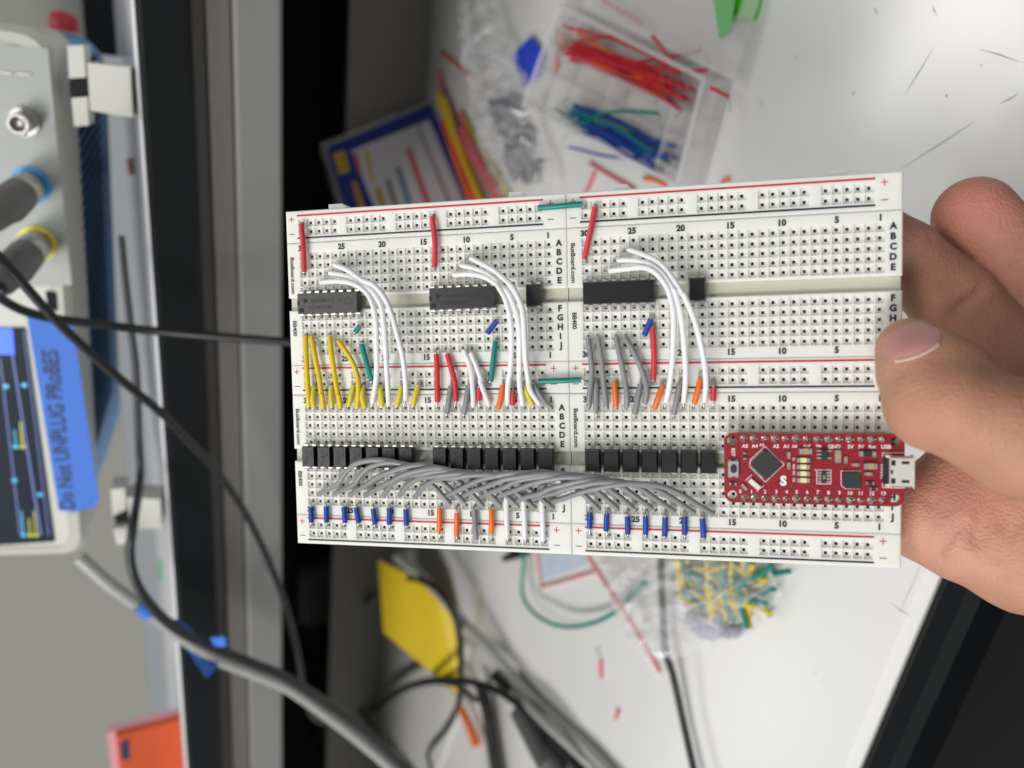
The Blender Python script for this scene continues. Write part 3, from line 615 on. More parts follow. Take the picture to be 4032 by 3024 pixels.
def pcb_parts(t):
    x0, y1 = OUT[0][0], OUT[0][1]; x1, y0 = OUT[1][0], OUT[3][1]
    # outline with rounded corners and four drilled corner holes, bridged into one polygon ring by quads
    holes = [(x0 + 2.0, y1 - 2.0), (x1 - 2.15, y1 - 2.0), (x1 - 2.15, y0 + 1.95), (x0 + 2.0, y0 + 1.95)]
    rh = 1.2
    mb = MB()
    bm = bmesh.new()
    outer = []
    R_ = 2.3
    for cx, cy, a0 in ((x1 - R_, y1 - R_, 0), (x0 + R_, y1 - R_, 90), (x0 + R_, y0 + R_, 180), (x1 - R_, y0 + R_, 270)):
        for k in range(7):
            a = math.radians(a0 + 15 * k); outer.append((cx + R_ * math.cos(a), cy + R_ * math.sin(a)))
    vo = [bm.verts.new((x, y, 0)) for x, y in outer]
    ed = [bm.edges.new((vo[i], vo[(i + 1) % len(vo)])) for i in range(len(vo))]
    for hx, hy in holes:
        vh = [bm.verts.new((hx + rh * math.cos(2 * math.pi * k / 20), hy + rh * math.sin(2 * math.pi * k / 20), 0)) for k in range(20)]
        ed += [bm.edges.new((vh[i], vh[(i + 1) % 20])) for i in range(20)]
    bmesh.ops.triangle_fill(bm, use_beauty=True, use_dissolve=False, edges=ed)
    for f in list(bm.faces):
        c = f.calc_center_median()
        if any((c.x - hx) ** 2 + (c.y - hy) ** 2 < (rh * .97) ** 2 for hx, hy in holes): bm.faces.remove(f)
    bm.verts.index_update()
    vs = [(v.co.x, v.co.y) for v in bm.verts]; fs = [[v.index for v in f.verts] for f in bm.faces]
    n = len(vs)
    bd = [tuple(v.index for v in e.verts) for e in bm.edges if len(e.link_faces) == 1]
    bm.free()
    mb.add([(x, y, ZT) for x, y in vs], fs, 0); mb.add([(x, y, ZT - 1.55) for x, y in vs], fs, 0)
    mb.add([(x, y, ZT) for x, y in vs] + [(x, y, ZT - 1.55) for x, y in vs], [(a, b, b + n, a + n) for a, b in bd], 1)
    bpart(mb, 'board_plate', [M['pcb'], M['fr4']], t)
    mb = MB()
    for hx, hy in holes:
        vs = []
        for k in range(24):
            a = 2 * math.pi * k / 24
            for q in (rh + .01, rh + .2): vs.append((hx + q * math.cos(a), hy + q * math.sin(a), ZT + .02))
        mb.add(vs, [(2 * k, 2 * k + 1, (2 * k + 3) % 48, (2 * k + 2) % 48) for k in range(24)], 0)
    bpart(mb, 'hole_rim', [M['pcb']], t)
    for row in (PADS_T, PADS_B):
        mb = MB(); xs = [p[0] for p in row]; y = row[0][1]
        for p in row:
            mb.box((p[0], p[1], 1.4), (2.5, 2.4, 2.5), 0, 0, 0.94)
            mb.box((p[0], p[1], -1.5), (.62, .62, 6), 1)
        bpart(mb, 'pin_header', [M['black_plastic'], M['tin']], t)
    dm = None
    for i, p in enumerate(PADS_T + PADS_B):
        mb = MB(); s = 1 + .1 * math.sin(i * 2.7)
        mb.lathe((p[0], p[1], ZT), (0, 0, 1), [(0.0, .98 * s), (.06, .95 * s), (.2, .72 * s), (.42, .48), (.75, .36), (1.05, .3), (1.15, .1)], 12, 0)
        bpart(mb, 'solder_joint', [M['solder']], t)
    # copper traces showing through the mask, and vias
    mb = MB(); rt = random.Random(21); zt = ZT + .012
    def tr(pts, w=.16):
        for a, b in zip(pts[:-1], pts[1:]):
            d = Vector((b[0] - a[0], b[1] - a[1])); d.normalize(); nn = Vector((-d.y, d.x)) * w / 2
            mb.add([(a[0] - nn.x, a[1] - nn.y, zt), (b[0] - nn.x, b[1] - nn.y, zt), (b[0] + nn.x, b[1] + nn.y, zt), (a[0] + nn.x, a[1] + nn.y, zt)], [(0, 1, 2, 3)], 0)
    for k in range(9):
        a = PADS_B[2 + k]; q = (a[0] - 1.2 - .3 * k, a[1] + 2.2 + .28 * k); tr([(a[0], a[1] + .8), (a[0], a[1] + 1.5), q, (x0 + 14 + .5 * k, y0 + 6.3 + .33 * k)])
    for k in range(8):
        a = PADS_T[1 + k]; tr([(a[0], a[1] - .9), (a[0], a[1] - 2.4 - .2 * k), (a[0] + 1.4, a[1] - 3.8 - .2 * k), (a[0] + 3.6, a[1] - 3.8 - .2 * k)])
    for k in range(14):
        p = (rt.uniform(x0 + 3, x1 - 8), rt.uniform(y0 + 4, y1 - 4)); s_ = rt.choice([-1, 1]); tr([p, (p[0] + 1.6, p[1]), (p[0] + 2.4, p[1] + .8 * s_), (p[0] + 4.2, p[1] + .8 * s_)])
    bpart(mb, 'copper_trace', [M['trace']], t)
    mb = MB()
    for k in range(26):
        p = (rt.uniform(x0 + 3, x1 - 6), rt.uniform(y0 + 3.6, y1 - 3.6)); mb.lathe((p[0], p[1], zt - .02), (0, 0, 1), [(0, .2), (.03, .2)], 8, 0, False)
    v_ = bpart(mb, 'via', [M['black_plastic']], t); v_['kind'] = 'stuff'
    # silk screen
    mb = MB()
    zi = ZT + .025
    for s_, (x, y), c in (('A5',(124.74,-64.35),0.95), ('A4',(127.13,-64.33),0.95), ('A3',(128.82,-63.99),0.72), ('A2',(132.3,-64.32),0.95), ('A1',(134.73,-64.3),0.95), ('A0',(136.72,-64.31),0.78), ('Aref',(139.67,-64.11),0.72), ('Vin',(142.43,-64.11),0.72), ('GND',(146.17,-64.29),1.0), ('5V',(150.01,-64.29),0.95), ('3V',(152.44,-64.27),0.95), ('Rst',(155.01,-64.25),0.95), ('USB',(158.16,-64.21),1.0), ('0',(123.54,-76.13),0.95), ('1',(126.3,-76.14),0.95), ('2',(129.61,-76.09),0.95), ('3',(132.34,-76.07),0.95), ('4',(134.84,-76.01),0.95), ('5',(137.25,-75.96),0.95), ('6',(139.79,-75.94),0.95), ('7',(142.32,-75.91),0.95), ('8',(144.83,-75.97),0.95), ('9',(147.39,-75.94),0.95), ('10',(149.94,-75.95),0.95), ('11',(152.33,-75.92),0.95), ('12',(154.98,-75.9),0.95), ('13',(157.61,-75.84),0.95)):
        mb.text(s_, (x, y), c * 1.05, 0, zi, 0, 0.03)
    for s_, (x, y), c in (('RST',(121.82,-66.02),1.0), ('13',(136.58,-67.6),0.62), ('ON',(136.58,-69.51),0.62), ('RX',(136.57,-71.2),0.62), ('TX',(136.57,-72.89),0.62)):
        mb.text(s_, (x, y), c, -math.pi / 2, zi, 0, 0.025)
    def line(pts, w=.17):
        for a, b in zip(pts[:-1], pts[1:]):
            d = Vector((b[0] - a[0], b[1] - a[1])); L_ = d.length; d.normalize(); nn = Vector((-d.y, d.x)) * w / 2
            ex = d * w / 2
            mb.add([(a[0] - nn.x - ex.x, a[1] - nn.y - ex.y, zi), (b[0] - nn.x + ex.x, b[1] - nn.y + ex.y, zi), (b[0] + nn.x + ex.x, b[1] + nn.y + ex.y, zi), (a[0] + nn.x - ex.x, a[1] + nn.y - ex.y, zi)], [(0, 1, 2, 3)], 0)
    line([(129.66,-64.38),(134.3,-68.96),(129.69,-73.62),(125.91,-69.76),(125.92,-67.98),(129.66,-64.38)])
    line([(124.84,-73.27),(126.33,-71.83)]); line([(127.65,-76.04),(129.2,-74.59)])
    line([(162.33,-65.67),(157.34,-65.72),(157.37,-74.41),(162.37,-74.37)])
    line([(142.05,-70.26),(145.4,-70.2),(145.41,-73.75),(142.04,-73.82),(142.05,-70.26)]); line([(147.75,-70.42),(152.23,-70.35),(152.24,-74.79),(148.66,-74.87),(147.79,-74.05),(147.75,-70.42)])
    for p in [(141.71,-70.26),(157.02,-71.98)]: mb.lathe((p[0], p[1], zi - .02), (0, 0, 1), [(0, .16), (.02, .16)], 8, 0, False)
    bpart(mb, 'printed_lettering', [M['silk']], t)
    mb = MB(); c = [(134.08,-73.16)][0]; mb.text('S', c, 2.55, 0, zi + .01, 0, 0.055, 0.95); bpart(mb, 'printed_logo', [M['silk_w']], t)
    # quad flat chip turned 45 degrees
    c = [(129.78,-68.99)][0]
    mb = MB(); h = 3.35; k = 2.05
    poly = [(h * math.cos(a), h * math.sin(a)) for a in []]
    oct_ = []
    for q in range(4):
        a = math.radians(90 * q)
        for s_ in (-.55, .55):
            x, y = h, s_
            oct_.append((c[0] + x * math.cos(a) - y * math.sin(a), c[1] + x * math.sin(a) + y * math.cos(a)))
    mb.prism(oct_, ZT + .02, ZT + 1.0, 0)
    bpart(mb, 'main_chip', [M['chipblack']], t)
    mb = MB()
    for q in range(4):
        a = math.radians(45 + 90 * q)
        for j in range(8):
            s_ = (j - 3.5) * .53; x, y = 2.95, s_
            mb.box((c[0] + x * math.cos(a) - y * math.sin(a), c[1] + x * math.sin(a) + y * math.cos(a), ZT + .12), (.75, .28, .22), 0, a)
    bpart(mb, 'chip_lead', [M['tin']], t)
    # reset button
    c = [(121.8,-70.15)][0]
    mb = MB(); mb.box((c[0], c[1], ZT + .55), (2.75, 4.2, 1.1), 0, 0, .97, .12)
    for sx in (-.85, .85):
        for sy in (-2.1, 2.1): mb.box((c[0] + sx, c[1] + sy, ZT + .25), (.7, .5, .5), 1)
    b = bpart(mb, 'reset_button', [M['graybtn'], M['tin']], t)
    mb = MB(); mb.lathe((0, 0, 0), (0, 0, 1), [(0, .78), (.55, .76), (.65, .6)], 18, 0)
    mb.v = [(c[0] + x, c[1] + y * 1.35, ZT + 1.08 + z) for x, y, z in mb.v]
    k_ = bpart(mb, 'button_cap', [M['chipblack']], t); k_.parent = b
    # crystal
    c = [(127.02,-74.12)][0]
    mb = MB(); mb.box((c[0], c[1], ZT + .45), (3.6, 1.45, .9), 0, math.radians(-42), .94, .15); bpart(mb, 'crystal', [M['steel']], t)
    # small two terminal parts: x, y, length, width, height, turn, middle
    def passive(c, L_, W_, H_, rot, mid, name):
        mb = MB(); ca, sa = math.cos(rot), math.sin(rot)
        e = L_ * .27
        for s_ in (-1, 1):
            o = (L_ - e) / 2 * s_
            mb.box((c[0] + o * ca, c[1] + o * sa, ZT + H_ / 2), (e, W_, H_), 0, rot, .9, .08)
        mb.box((c[0], c[1], ZT + H_ * .46), (L_ - 2 * e + .02, W_ * .9, H_ * .9), 1, rot)
        bpart(mb, name, [M['tin'], M[mid]], t)
    R90 = math.pi / 2
    for c, L_, W_, rot, mid in zip([(124.66,-66.88),(135.35,-66.57),(135.34,-69.24),(121.7,-74.16),(124.43,-74.92),(148.79,-67.56),(151.06,-68.74),(154.05,-71),(154.41,-73.27),(155.25,-74.72)],
            [1.9, 1.9, 1.9, 1.9, 2.0, 1.9, 1.9, 2.0, 2.0, 1.9], [.9] * 10, [R90, R90, R90, 0, math.radians(-48), R90, 0, 0, 0, 0],
            ['chipblack', 'tan', 'tan', 'chipblack', 'tan', 'tan', 'tan', 'tan', 'chipblack', 'chipblack']):
        passive(c, L_, W_, .6, rot, mid, 'surface_resistor' if mid == 'chipblack' else 'surface_capacitor')
    for c, rot in zip([(139.33,-65.48),(146.92,-66.67),(154.48,-69.01)], [0, R90, 0]): passive(c, 3.2, 1.6, 1.0, rot, 'tan', 'large_capacitor')
    passive([(153.77,-65.94)][0], 4.1, 1.5, 1.1, 0, 'chipblack', 'diode')
    for c in [(138.85,-67.77),(138.85,-69.48),(138.84,-71.19),(138.84,-72.89)]:
        passive(c, 3.2, 1.3, .7, 0, 'led', 'indicator_lamp')
    c = [(143.75,-66.28)][0]
    mb = MB(); mb.box((c[0], c[1], ZT + .65), (1.55, 2.75, 1.1), 0, 0, .9)
    for y in (-.9, 0, .9): mb.box((c[0] - 1.25, c[1] + y, ZT + .15), (1.0, .42, .3), 1)
    for y in (-.9, .9): mb.box((c[0] + 1.25, c[1] + y, ZT + .15), (1.0, .42, .3), 1)
    bpart(mb, 'regulator', [M['chipblack'], M['tin']], t)
    c = [(143.72,-72.02)][0]
    mb = MB(); mb.box((c[0], c[1], ZT + .3), (.95, 2.95, .5), 0)
    for y in (-1.15, -.38, .38, 1.15):
        for x in (-1.05, 1.05): mb.box((c[0] + x, c[1] + y, ZT + .2), (.85, .5, .38), 1)
    mb.text('102', (c[0], c[1]), .55, -R90, ZT + .56, 2, 0)
    bpart(mb, 'resistor_array', [M['chipblack'], M['tin'], M['silk']], t)
    c = [(150.11,-72.62)][0]
    mb = MB(); mb.prism([(c[0] - 2.05, c[1] + 2.0), (c[0] + 2.05, c[1] + 2.0), (c[0] + 2.05, c[1] - 2.05), (c[0] - 1.4, c[1] - 2.05), (c[0] - 2.05, c[1] - 1.4)], ZT + .02, ZT + .9, 0)
    bpart(mb, 'interface_chip', [M['chipblack']], t)
    # USB socket
    a, b_ = [(158.48,-66.35),(163.94,-73.76)]
    cx, cy = (a[0] + b_[0]) / 2, (a[1] + b_[1]) / 2; W_, H_ = b_[0] - a[0], a[1] - b_[1]
    mb = MB(); mb.box((cx, cy, ZT + 1.25), (W_, H_, 2.5), 0, 0, 1.0, .35)
    mb.box((b_[0] - .1, cy, ZT + 1.3), (.35, H_ + .5, 2.9), 0, 0, 1, .1)
    mb.box((a[0] - .75, cy, ZT + .6), (.9, H_ * .86, 1.1), 1)
    for k in range(5): mb.box((a[0] - 1.15, cy + (k - 2) * .65, ZT + .14), (.9, .35, .24), 0)
    for s_ in (-1, 1): mb.box((a[0] + .1, cy + s_ * (H_ / 2 - .1), ZT + .5), (1.6, .9, 1.0), 0, 0, .9, .1)
    u = bpart(mb, 'usb_socket', [M['steel'], M['black_plastic']], t)
    mb = MB()
    for s_ in (-1, 1):
        mb.box((cx + .75, cy + s_ * H_ * .31, ZT + 2.49), (1.75, .72, .06), 0)
        mb.box((cx - W_ * .36, cy + s_ * H_ * .3, ZT + 2.49), (.95, 1.35, .06), 0)
    mb.box((cx - W_ * .42, cy, ZT + 2.49), (.5, 1.0, .06), 0)
    sl = bpart(mb, 'shell_slot', [M['black_plastic']], t); sl.parent = u
pcb_parts(t)

# ------------------------------------------------------------------ the hand
def smin(a, b, k):
    h = np.clip(0.5 + 0.5 * (b - a) / k, 0, 1)
    return b * (1 - h) + a * h - k * h * (1 - h)
def sd_cone(X, a, b, ra, rb):
    a = np.array(a, np.float32); b = np.array(b, np.float32)
    ba = b - a; pa = X - a
    h = np.clip((pa @ ba) / float(ba @ ba), 0, 1)
    return np.linalg.norm(pa - h[..., None] * ba, axis=-1) - (ra + (rb - ra) * h)
def sd_chain(X, pts):
    d = None
    for (a, ra), (b, rb) in zip(pts[:-1], pts[1:]):
        q = sd_cone(X, a, b, ra, rb)
        d = q if d is None else smin(d, q, 2.0)
    return d
def sd_ell(X, c, r, rz=0.0):
    p = X - np.array(c, np.float32)
    ca, sa = math.cos(rz), math.sin(rz)
    p = np.stack([p[..., 0] * ca + p[..., 1] * sa, -p[..., 0] * sa + p[..., 1] * ca, p[..., 2]], -1)
    r = np.array(r, np.float32)
    k0 = np.linalg.norm(p / r, axis=-1); k1 = np.linalg.norm(p / (r * r), axis=-1)
    return k0 * (k0 - 1) / np.maximum(k1, 1e-6)

def surface_nets(D, org, st):
    S = D < 0
    nx, ny, nz = D.shape
    c = [(0, 0, 0), (1, 0, 0), (0, 1, 0), (1, 1, 0), (0, 0, 1), (1, 0, 1), (0, 1, 1), (1, 1, 1)]
    sl = lambda A, o: A[o[0]:nx - 1 + o[0], o[1]:ny - 1 + o[1], o[2]:nz - 1 + o[2]]
    cnt = sum(sl(S, o).astype(np.int8) for o in c)
    act = (cnt > 0) & (cnt < 8)
    idx = -np.ones(act.shape, np.int64); ii = np.argwhere(act); idx[act] = np.arange(len(ii))
    num = np.zeros((len(ii), 3)); den = np.zeros(len(ii))
    for a in range(8):
        for b in range(a + 1, 8):
            if sum(abs(c[a][k] - c[b][k]) for k in range(3)) != 1: continue
            da = D[ii[:, 0] + c[a][0], ii[:, 1] + c[a][1], ii[:, 2] + c[a][2]]; db = D[ii[:, 0] + c[b][0], ii[:, 1] + c[b][1], ii[:, 2] + c[b][2]]
            m = (da < 0) != (db < 0)
            t_ = np.where(m, da / np.where(m, da - db, 1), 0)
            p = np.array(c[a])[None] + t_[:, None] * (np.array(c[b]) - np.array(c[a]))[None]
            num[m] += p[m]; den[m] += 1
    V = (ii + num / den[:, None]) * st + org
    F = []
    for ax in range(3):
        o1 = [0, 0, 0]; o1[ax] = 1
        A = S[:-1, :-1, :-1]; B = S[o1[0]:nx - 1 + o1[0], o1[1]:ny - 1 + o1[1], o1[2]:nz - 1 + o1[2]]
        u, v = [(1, 2), (2, 0), (0, 1)][ax]
        e = np.argwhere(A != B); e = e[(e[:, u] > 0) & (e[:, v] > 0)]
        s_ = A[e[:, 0], e[:, 1], e[:, 2]]
        du = np.zeros(3, int); du[u] = 1; dv = np.zeros(3, int); dv[v] = 1
        g = lambda q: idx[q[:, 0], q[:, 1], q[:, 2]]
        q = np.stack([g(e), g(e - du), g(e - du - dv), g(e - dv)], 1)
        q[s_] = q[s_][:, ::-1]
        F.append(q[(q >= 0).all(1)])
    return V, np.concatenate(F)[:, ::-1]

HAND = {'thumb': [([162.38, -40.49, 8.8], 7.8), ([163.36, -45.21, 12.5], 9.0), ([165.12, -51.71, 17.0], 9.8), ([168.46, -53.57, 19.0], 10.2), ([175.48, -56.81, 18.0], 11.2), ([183.57, -60.3, 17.0], 13), ([204.39, -68.9, 6.0], 15.5), ([232.96, -81.3, -14.0], 18)], 'thumb_ells': [([169.94, -45.86, 13.0], (11.5, 8.5, 8), -0.6), ([161.85, -54.71, 16.0], (5.5, 7.5, 6.5), 0.3)], 'index': [([156.6, -6.35, -17.5], 8), ([167.87, -15.55, -19.5], 9.4), ([180.4, -27.85, -21.5], 10.6), ([198.42, -49.09, -23.0], 11.4), ([226.85, -73.5, -24.0], 13)], 'middle': [([188.05, -4.69, -29.0], 10.9), ([195.16, -14.08, -29.0], 11.1), ([207.08, -30.5, -27.5], 12), ([232.41, -66.07, -24.0], 13)], 'ring': [([215.03, 1.43, -36.0], 10), ([219.04, -8.67, -35.0], 10.5), ([226.48, -26.54, -31.0], 11.5), ([244.68, -63.57, -26.0], 13)], 'little': [([237.14, -8.96, -40.0], 8.5), ([239.17, -16.11, -39.0], 9), ([242.76, -33.72, -34.0], 10), ([254.15, -63.76, -28.0], 12)], 'palm_low': [([163.93, -83.58, -20.5], 10.5), ([172.93, -86.3, -18.0], 11.8), ([181.54, -89.23, -15.5], 13.2), ([195.96, -93.32, -15.0], 16.5), ([228.33, -99.75, -26.0], 20), ([270.42, -113.73, -30.0], 23)], 'ells': [([194.03, -78.64, -17.0], (24, 20, 14.5), 0), ([230.86, -80.54, -26.0], (34, 34, 17), 0)], 'creases': [([173.31, -92.49, -6.0], [177.62, -84.37, -3.0], 0.9, 0.9), ([181.59, -97.4, -6.0], [186.75, -81.18, -1.5], 0.9, 0.8), ([188.82, -82.9, -1.0], [185.93, -92.8, -2.0], 0.8, 0.8), ([169.92, -78.92, -7.0], [173.83, -81.47, -4.0], 0.8, 0.9), ([159.31, -51.67, 28.0], [161.05, -47.35, 27.0], 0.6, 0.5), ([156.51, -51.99, 24.0], [158.55, -48.0, 25.0], 0.6, 0.5), ([176.68, -31.19, -11.0], [182.84, -26.18, -11.0], 0.6, 0.6), ([158.35, -58.2, 24.0], [160.32, -54.42, 28.0], 0.6, 0.5), ([184.49, -73.83, -2.5], [180.49, -88.53, -2.0], 1.3, 2.0), ([185.2, -24.26, -12.0], [176.87, -33.0, -12.0], 0.9, 1.3), ([172.76, -11.0, -12.0], [170.86, -14.17, -12.0], 0.7, 0.9), ([191.53, -20.9, -18.0], [196.18, -18.59, -18.0], 0.9, 1.1), ([156.54, -52.3, 27.0], [160.17, -48.69, 27.5], 0.8, 0.7), ([157.83, -55.52, 28.0], [162.0, -49.97, 29.0], 0.8, 0.6), ([161.34, -57.71, 28.0], [163.69, -52.06, 30.0], 0.8, 0.6)], 'tones': [([182.49, -2.25, -19.0], 9, (0.6, 0.21, 0.17), 0.9), ([188.27, -11.35, -18.0], 9, (0.56, 0.23, 0.175), 0.6), ([156.91, -41.55, 12.0], 7, (0.52, 0.29, 0.19), 0.6), ([163.26, -47.86, 28.0], 8, (0.47, 0.21, 0.135), 0.5), ([175.3, -83.8, -3.0], 13, (0.64, 0.32, 0.24), 0.85), ([179.04, -73.93, -6.0], 9, (0.46, 0.165, 0.115), 0.5), ([190.11, -36.07, -14.0], 14, (0.44, 0.19, 0.13), 0.6), ([170.83, -9.26, -12.0], 10, (0.38, 0.17, 0.12), 0.7)], 'nail': {'c': [161.06, -38.92, 15.0], 'ux': [-0.88, -0.42, -0.22], 'uy': [0.293, -0.847, 0.444], 'n': [-0.373, 0.326, 0.869], 'a': 6.2, 'b': 4.9}, 'base': [177.2, -77.17, -20.0], 'lo': [143.6, -141.7, -58.0], 'hi': [262.0, 19.4, 38.0]}
def hand_field(X):
    H_ = HAND
    pal = sd_chain(X, H_['palm_low'])
    for e in H_['ells']: pal = smin(pal, sd_ell(X, *e), 7.0)
    fingers = None
    for k in ('index', 'middle', 'ring', 'little'):
        d = sd_chain(X, H_[k]); fingers = d if fingers is None else smin(fingers, d, 0.9)
    th = sd_chain(X, H_['thumb'])
    for e in H_['thumb_ells']: th = smin(th, sd_ell(X, *e), 4.0)
    d = smin(smin(pal, fingers, 3.5), th, 3.5)
    for a, b, r, dep in H_['creases']:
        c = sd_cone(X, a, b, r, r)
        d = d + dep * np.exp(-np.maximum(c + r, 0) ** 2 / (2 * r * r))
    return d
def make_hand():
    lo, hi, st = np.array(HAND['lo'], float), np.array(HAND['hi'], float), 0.9
    n = np.ceil((hi - lo) / st).astype(int)
    D = np.empty(n, np.float32)
    ys = lo[1] + st * np.arange(n[1]); zs = lo[2] + st * np.arange(n[2])
    for i0 in range(0, n[0], 16):
        xs = lo[0] + st * np.arange(i0, min(n[0], i0 + 16))
        D[i0:i0 + len(xs)] = hand_field(np.stack(np.meshgrid(xs, ys, zs, indexing='ij'), -1).astype(np.float32))
    V, F = surface_nets(D, lo, st)
    base = HAND['base']
    t = bthing('hand', 'bare hand gripping the right edge of the breadboards, thumb in front, fingers behind', 'hand', None, base)
    me = bpy.data.meshes.new('hand_skin')
    me.from_pydata([tuple((v - np.array(base)) * MM) for v in V], [], F.tolist())
    me.materials.append(M['skin'])
    me.polygons.foreach_set('use_smooth', [True] * len(me.polygons))
    # skin tone: flushed finger tips, thumb tip and heel of the palm
    tone = np.tile(np.array([0.46, 0.235, 0.152]), (len(V), 1))
    for c, r, rgb, k in HAND['tones']:
        w_ = (k * np.exp(-((V - np.array(c)) ** 2).sum(1) / (2 * r * r)))[:, None]
        tone = tone * (1 - w_) + np.array(rgb) * w_
    ca = me.color_attributes.new('skin_tone', 'FLOAT_COLOR', 'POINT')
    ca.data.foreach_set('color', np.concatenate([tone, np.ones((len(V), 1))], 1).astype(np.float32).ravel())
    o = link('skin_surface', me, t)
    sm = o.modifiers.new('smooth', 'SMOOTH'); sm.factor = 0.5; sm.iterations = 4
    # thumb nail: a patch of the thumb surface pushed out a little
    nl = HAND['nail']
    c, ux, uy, nn = [np.array(nl[k], float) for k in ('c', 'ux', 'uy', 'n')]
    mb = MB(); G = 13; vs = []; a_, b_ = nl['a'], nl['b']
    for j in range(G):
        for i in range(G):
            u, v = -1 + 2 * i / (G - 1), -1 + 2 * j / (G - 1)
            uu, vv = u * math.sqrt(1 - v * v / 2.4), v * math.sqrt(1 - u * u / 2.4)
            p = c + ux * a_ * uu + uy * b_ * vv
            q = p + nn * 14
            for _ in range(40):
                d = float(hand_field(q[None, :].astype(np.float32))[0])
                if d < 0.02: break
                q = q - nn * max(d * .7, 0.01)
            lift = 0.42 * (1 - max(abs(uu), abs(vv)) ** 4) + 0.05
            vs.append(tuple(q + nn * lift))
    mb.add(vs, [(j * G + i, j * G + i + 1, (j + 1) * G + i + 1, (j + 1) * G + i) for j in range(G - 1) for i in range(G - 1)], 0, True)
    bpart(mb, 'thumb_nail', [M['nail']], t)
    mb = MB(); e0, e1 = [vs[i] for i in range(G)], [vs[(G - 1) * G + i] for i in range(G)]
    rim = e0 if sum(v[1] for v in e0) < sum(v[1] for v in e1) else e1
    mb.tube([tuple(np.array(r_) + nn * .05) for r_ in rim], 0.3, 6, 0, 3); bpart(mb, 'nail_edge', [M['nailrim']], t)
make_hand()

# ------------------------------------------------------------------ bench, shelf and walls
M['desk'] = mat('white_desk_laminate', (0.73, 0.73, 0.72), 0.22, var=0.03, scale=9, bump=0.02, bscale=60)
M['deskedge'] = mat('desk_edge', (0.006, 0.007, 0.008), 0.6, spec=0.12)
M['scratch'] = mat('scuff', (0.43, 0.425, 0.42), 0.7)
M['panel'] = mat('grey_back_panel', (0.20, 0.19, 0.17), 0.6, var=0.05, scale=12)
M['shelf_top'] = mat('white_gloss_shelf', (0.74, 0.74, 0.78), 0.18, var=0.02, scale=14)
M['band'] = mat('black_edge_band', (0.0045, 0.006, 0.007), 0.45, var=0.3, scale=30, bump=0.1, bscale=300, spec=0.25)
M['beam'] = mat('grey_steel_beam', (0.215, 0.215, 0.21), 0.5, var=0.03, scale=20)
M['beam_shade'] = mat('shaded_beam_taupe', (0.145, 0.135, 0.127), 0.55, var=0.03, scale=20)  # darker taupe puts the shade on the beam's recessed steps into the colour
M['shadewall'] = mat('shaded_recess', (0.02, 0.02, 0.022), 0.8)  # near-black base paints in the shade of the gap under the shelf
M['wall'] = mat('beige_wall', (0.29, 0.285, 0.255), 0.8, var=0.04, scale=6, bump=0.05, bscale=120)
M['floor'] = mat('dark_floor', (0.006, 0.006, 0.007), 0.8, var=0.3, scale=8)
def sbox(name, m, x0, x1, y0, y1, z0, z1, parent=None, bevel=0.0, loc=None):
    mb = MB(); mb.box(((x0 + x1) / 2, (y0 + y1) / 2, (z0 + z1) / 2), (x1 - x0, y1 - y0, z1 - z0), 0, 0, 1, bevel)
    if parent is not None: return wpart(mb, name, [m], parent)
    o = mb.build(name, [m], None, 1.0, None, (0, 0, 0)); return o
tag(sbox('floor', M['floor'], -3, 3, -3, 1.8, -0.78, -0.72), None, kind='structure')
tag(sbox('wall', M['wall'], -3, 3, 0.80, 0.84, 0.275, 0.62), None, kind='structure')
tag(sbox('recess_wall', M['shadewall'], -3, 3, 1.0, 1.06, -0.72, 0.21), None, kind='structure')
D_ = wthing('desk', 'white laminate workbench top with fine scratches, in front of the gray panel', 'desk', None, (0, 0.13, 0))
sbox('desktop', M['desk'], -1.7, 1.4, 0.134, 0.985, -0.03, 0.0, D_, 0.004)
sbox('front_edge', M['deskedge'], -1.7, 1.4, 0.118, 0.1335, -0.032, -0.0015, D_, 0.004)
sbox('back_panel', M['panel'], -1.7, 1.4, 0.7125, 0.722, 0.0005, 0.074, D_)
for x in (-1.55, 1.25): sbox('leg', M['deskedge'], x - .03, x + .03, 0.2, 0.26, -0.72, -0.0305, D_)
SCR = [((0.0188,0.2039,0), (0.0013,0.2102,0), .0005, 2), ((-0.0246,0.2027,0), (-0.003,0.1786,0), .0006, 2), ((0.0193,0.1872,0), (0.0157,0.1695,0), .0007, 2), ((0.0028,0.1725,0), (0.0065,0.1678,0), .0008, 2),
       ((-0.001,0.2333,0), (0.001,0.2336,0), .0012, 1), ((0.0031,0.1935,0), (0.0036,0.1927,0), .0016, 1), ((0.0111,0.2696,0), (0.0116,0.2674,0), .001, 1), ((0.0139,0.1842,0), (0.0143,0.1836,0), .001, 1),
       ((-0.1887,0.1407,0), (-0.1631,0.1398,0), .0005, 2), ((-0.1868,0.1463,0), (-0.1862,0.1345,0), .0005, 2), ((-0.1662,0.1375,0), (-0.1565,0.139,0), .0005, 2), ((-0.2428,0.1656,0), (-0.2413,0.1649,0), .001, 1), ((-0.2431,0.1609,0), (-0.2418,0.1605,0), .001, 1),
       ((0.0313,0.2354,0), (0.0287,0.2321,0), .0008, 1), ((0.0324,0.2101,0), (0.0292,0.2068,0), .0006, 1), ((-0.0095,0.2844,0), (-0.0081,0.2816,0), .001, 1)]
mb = MB()
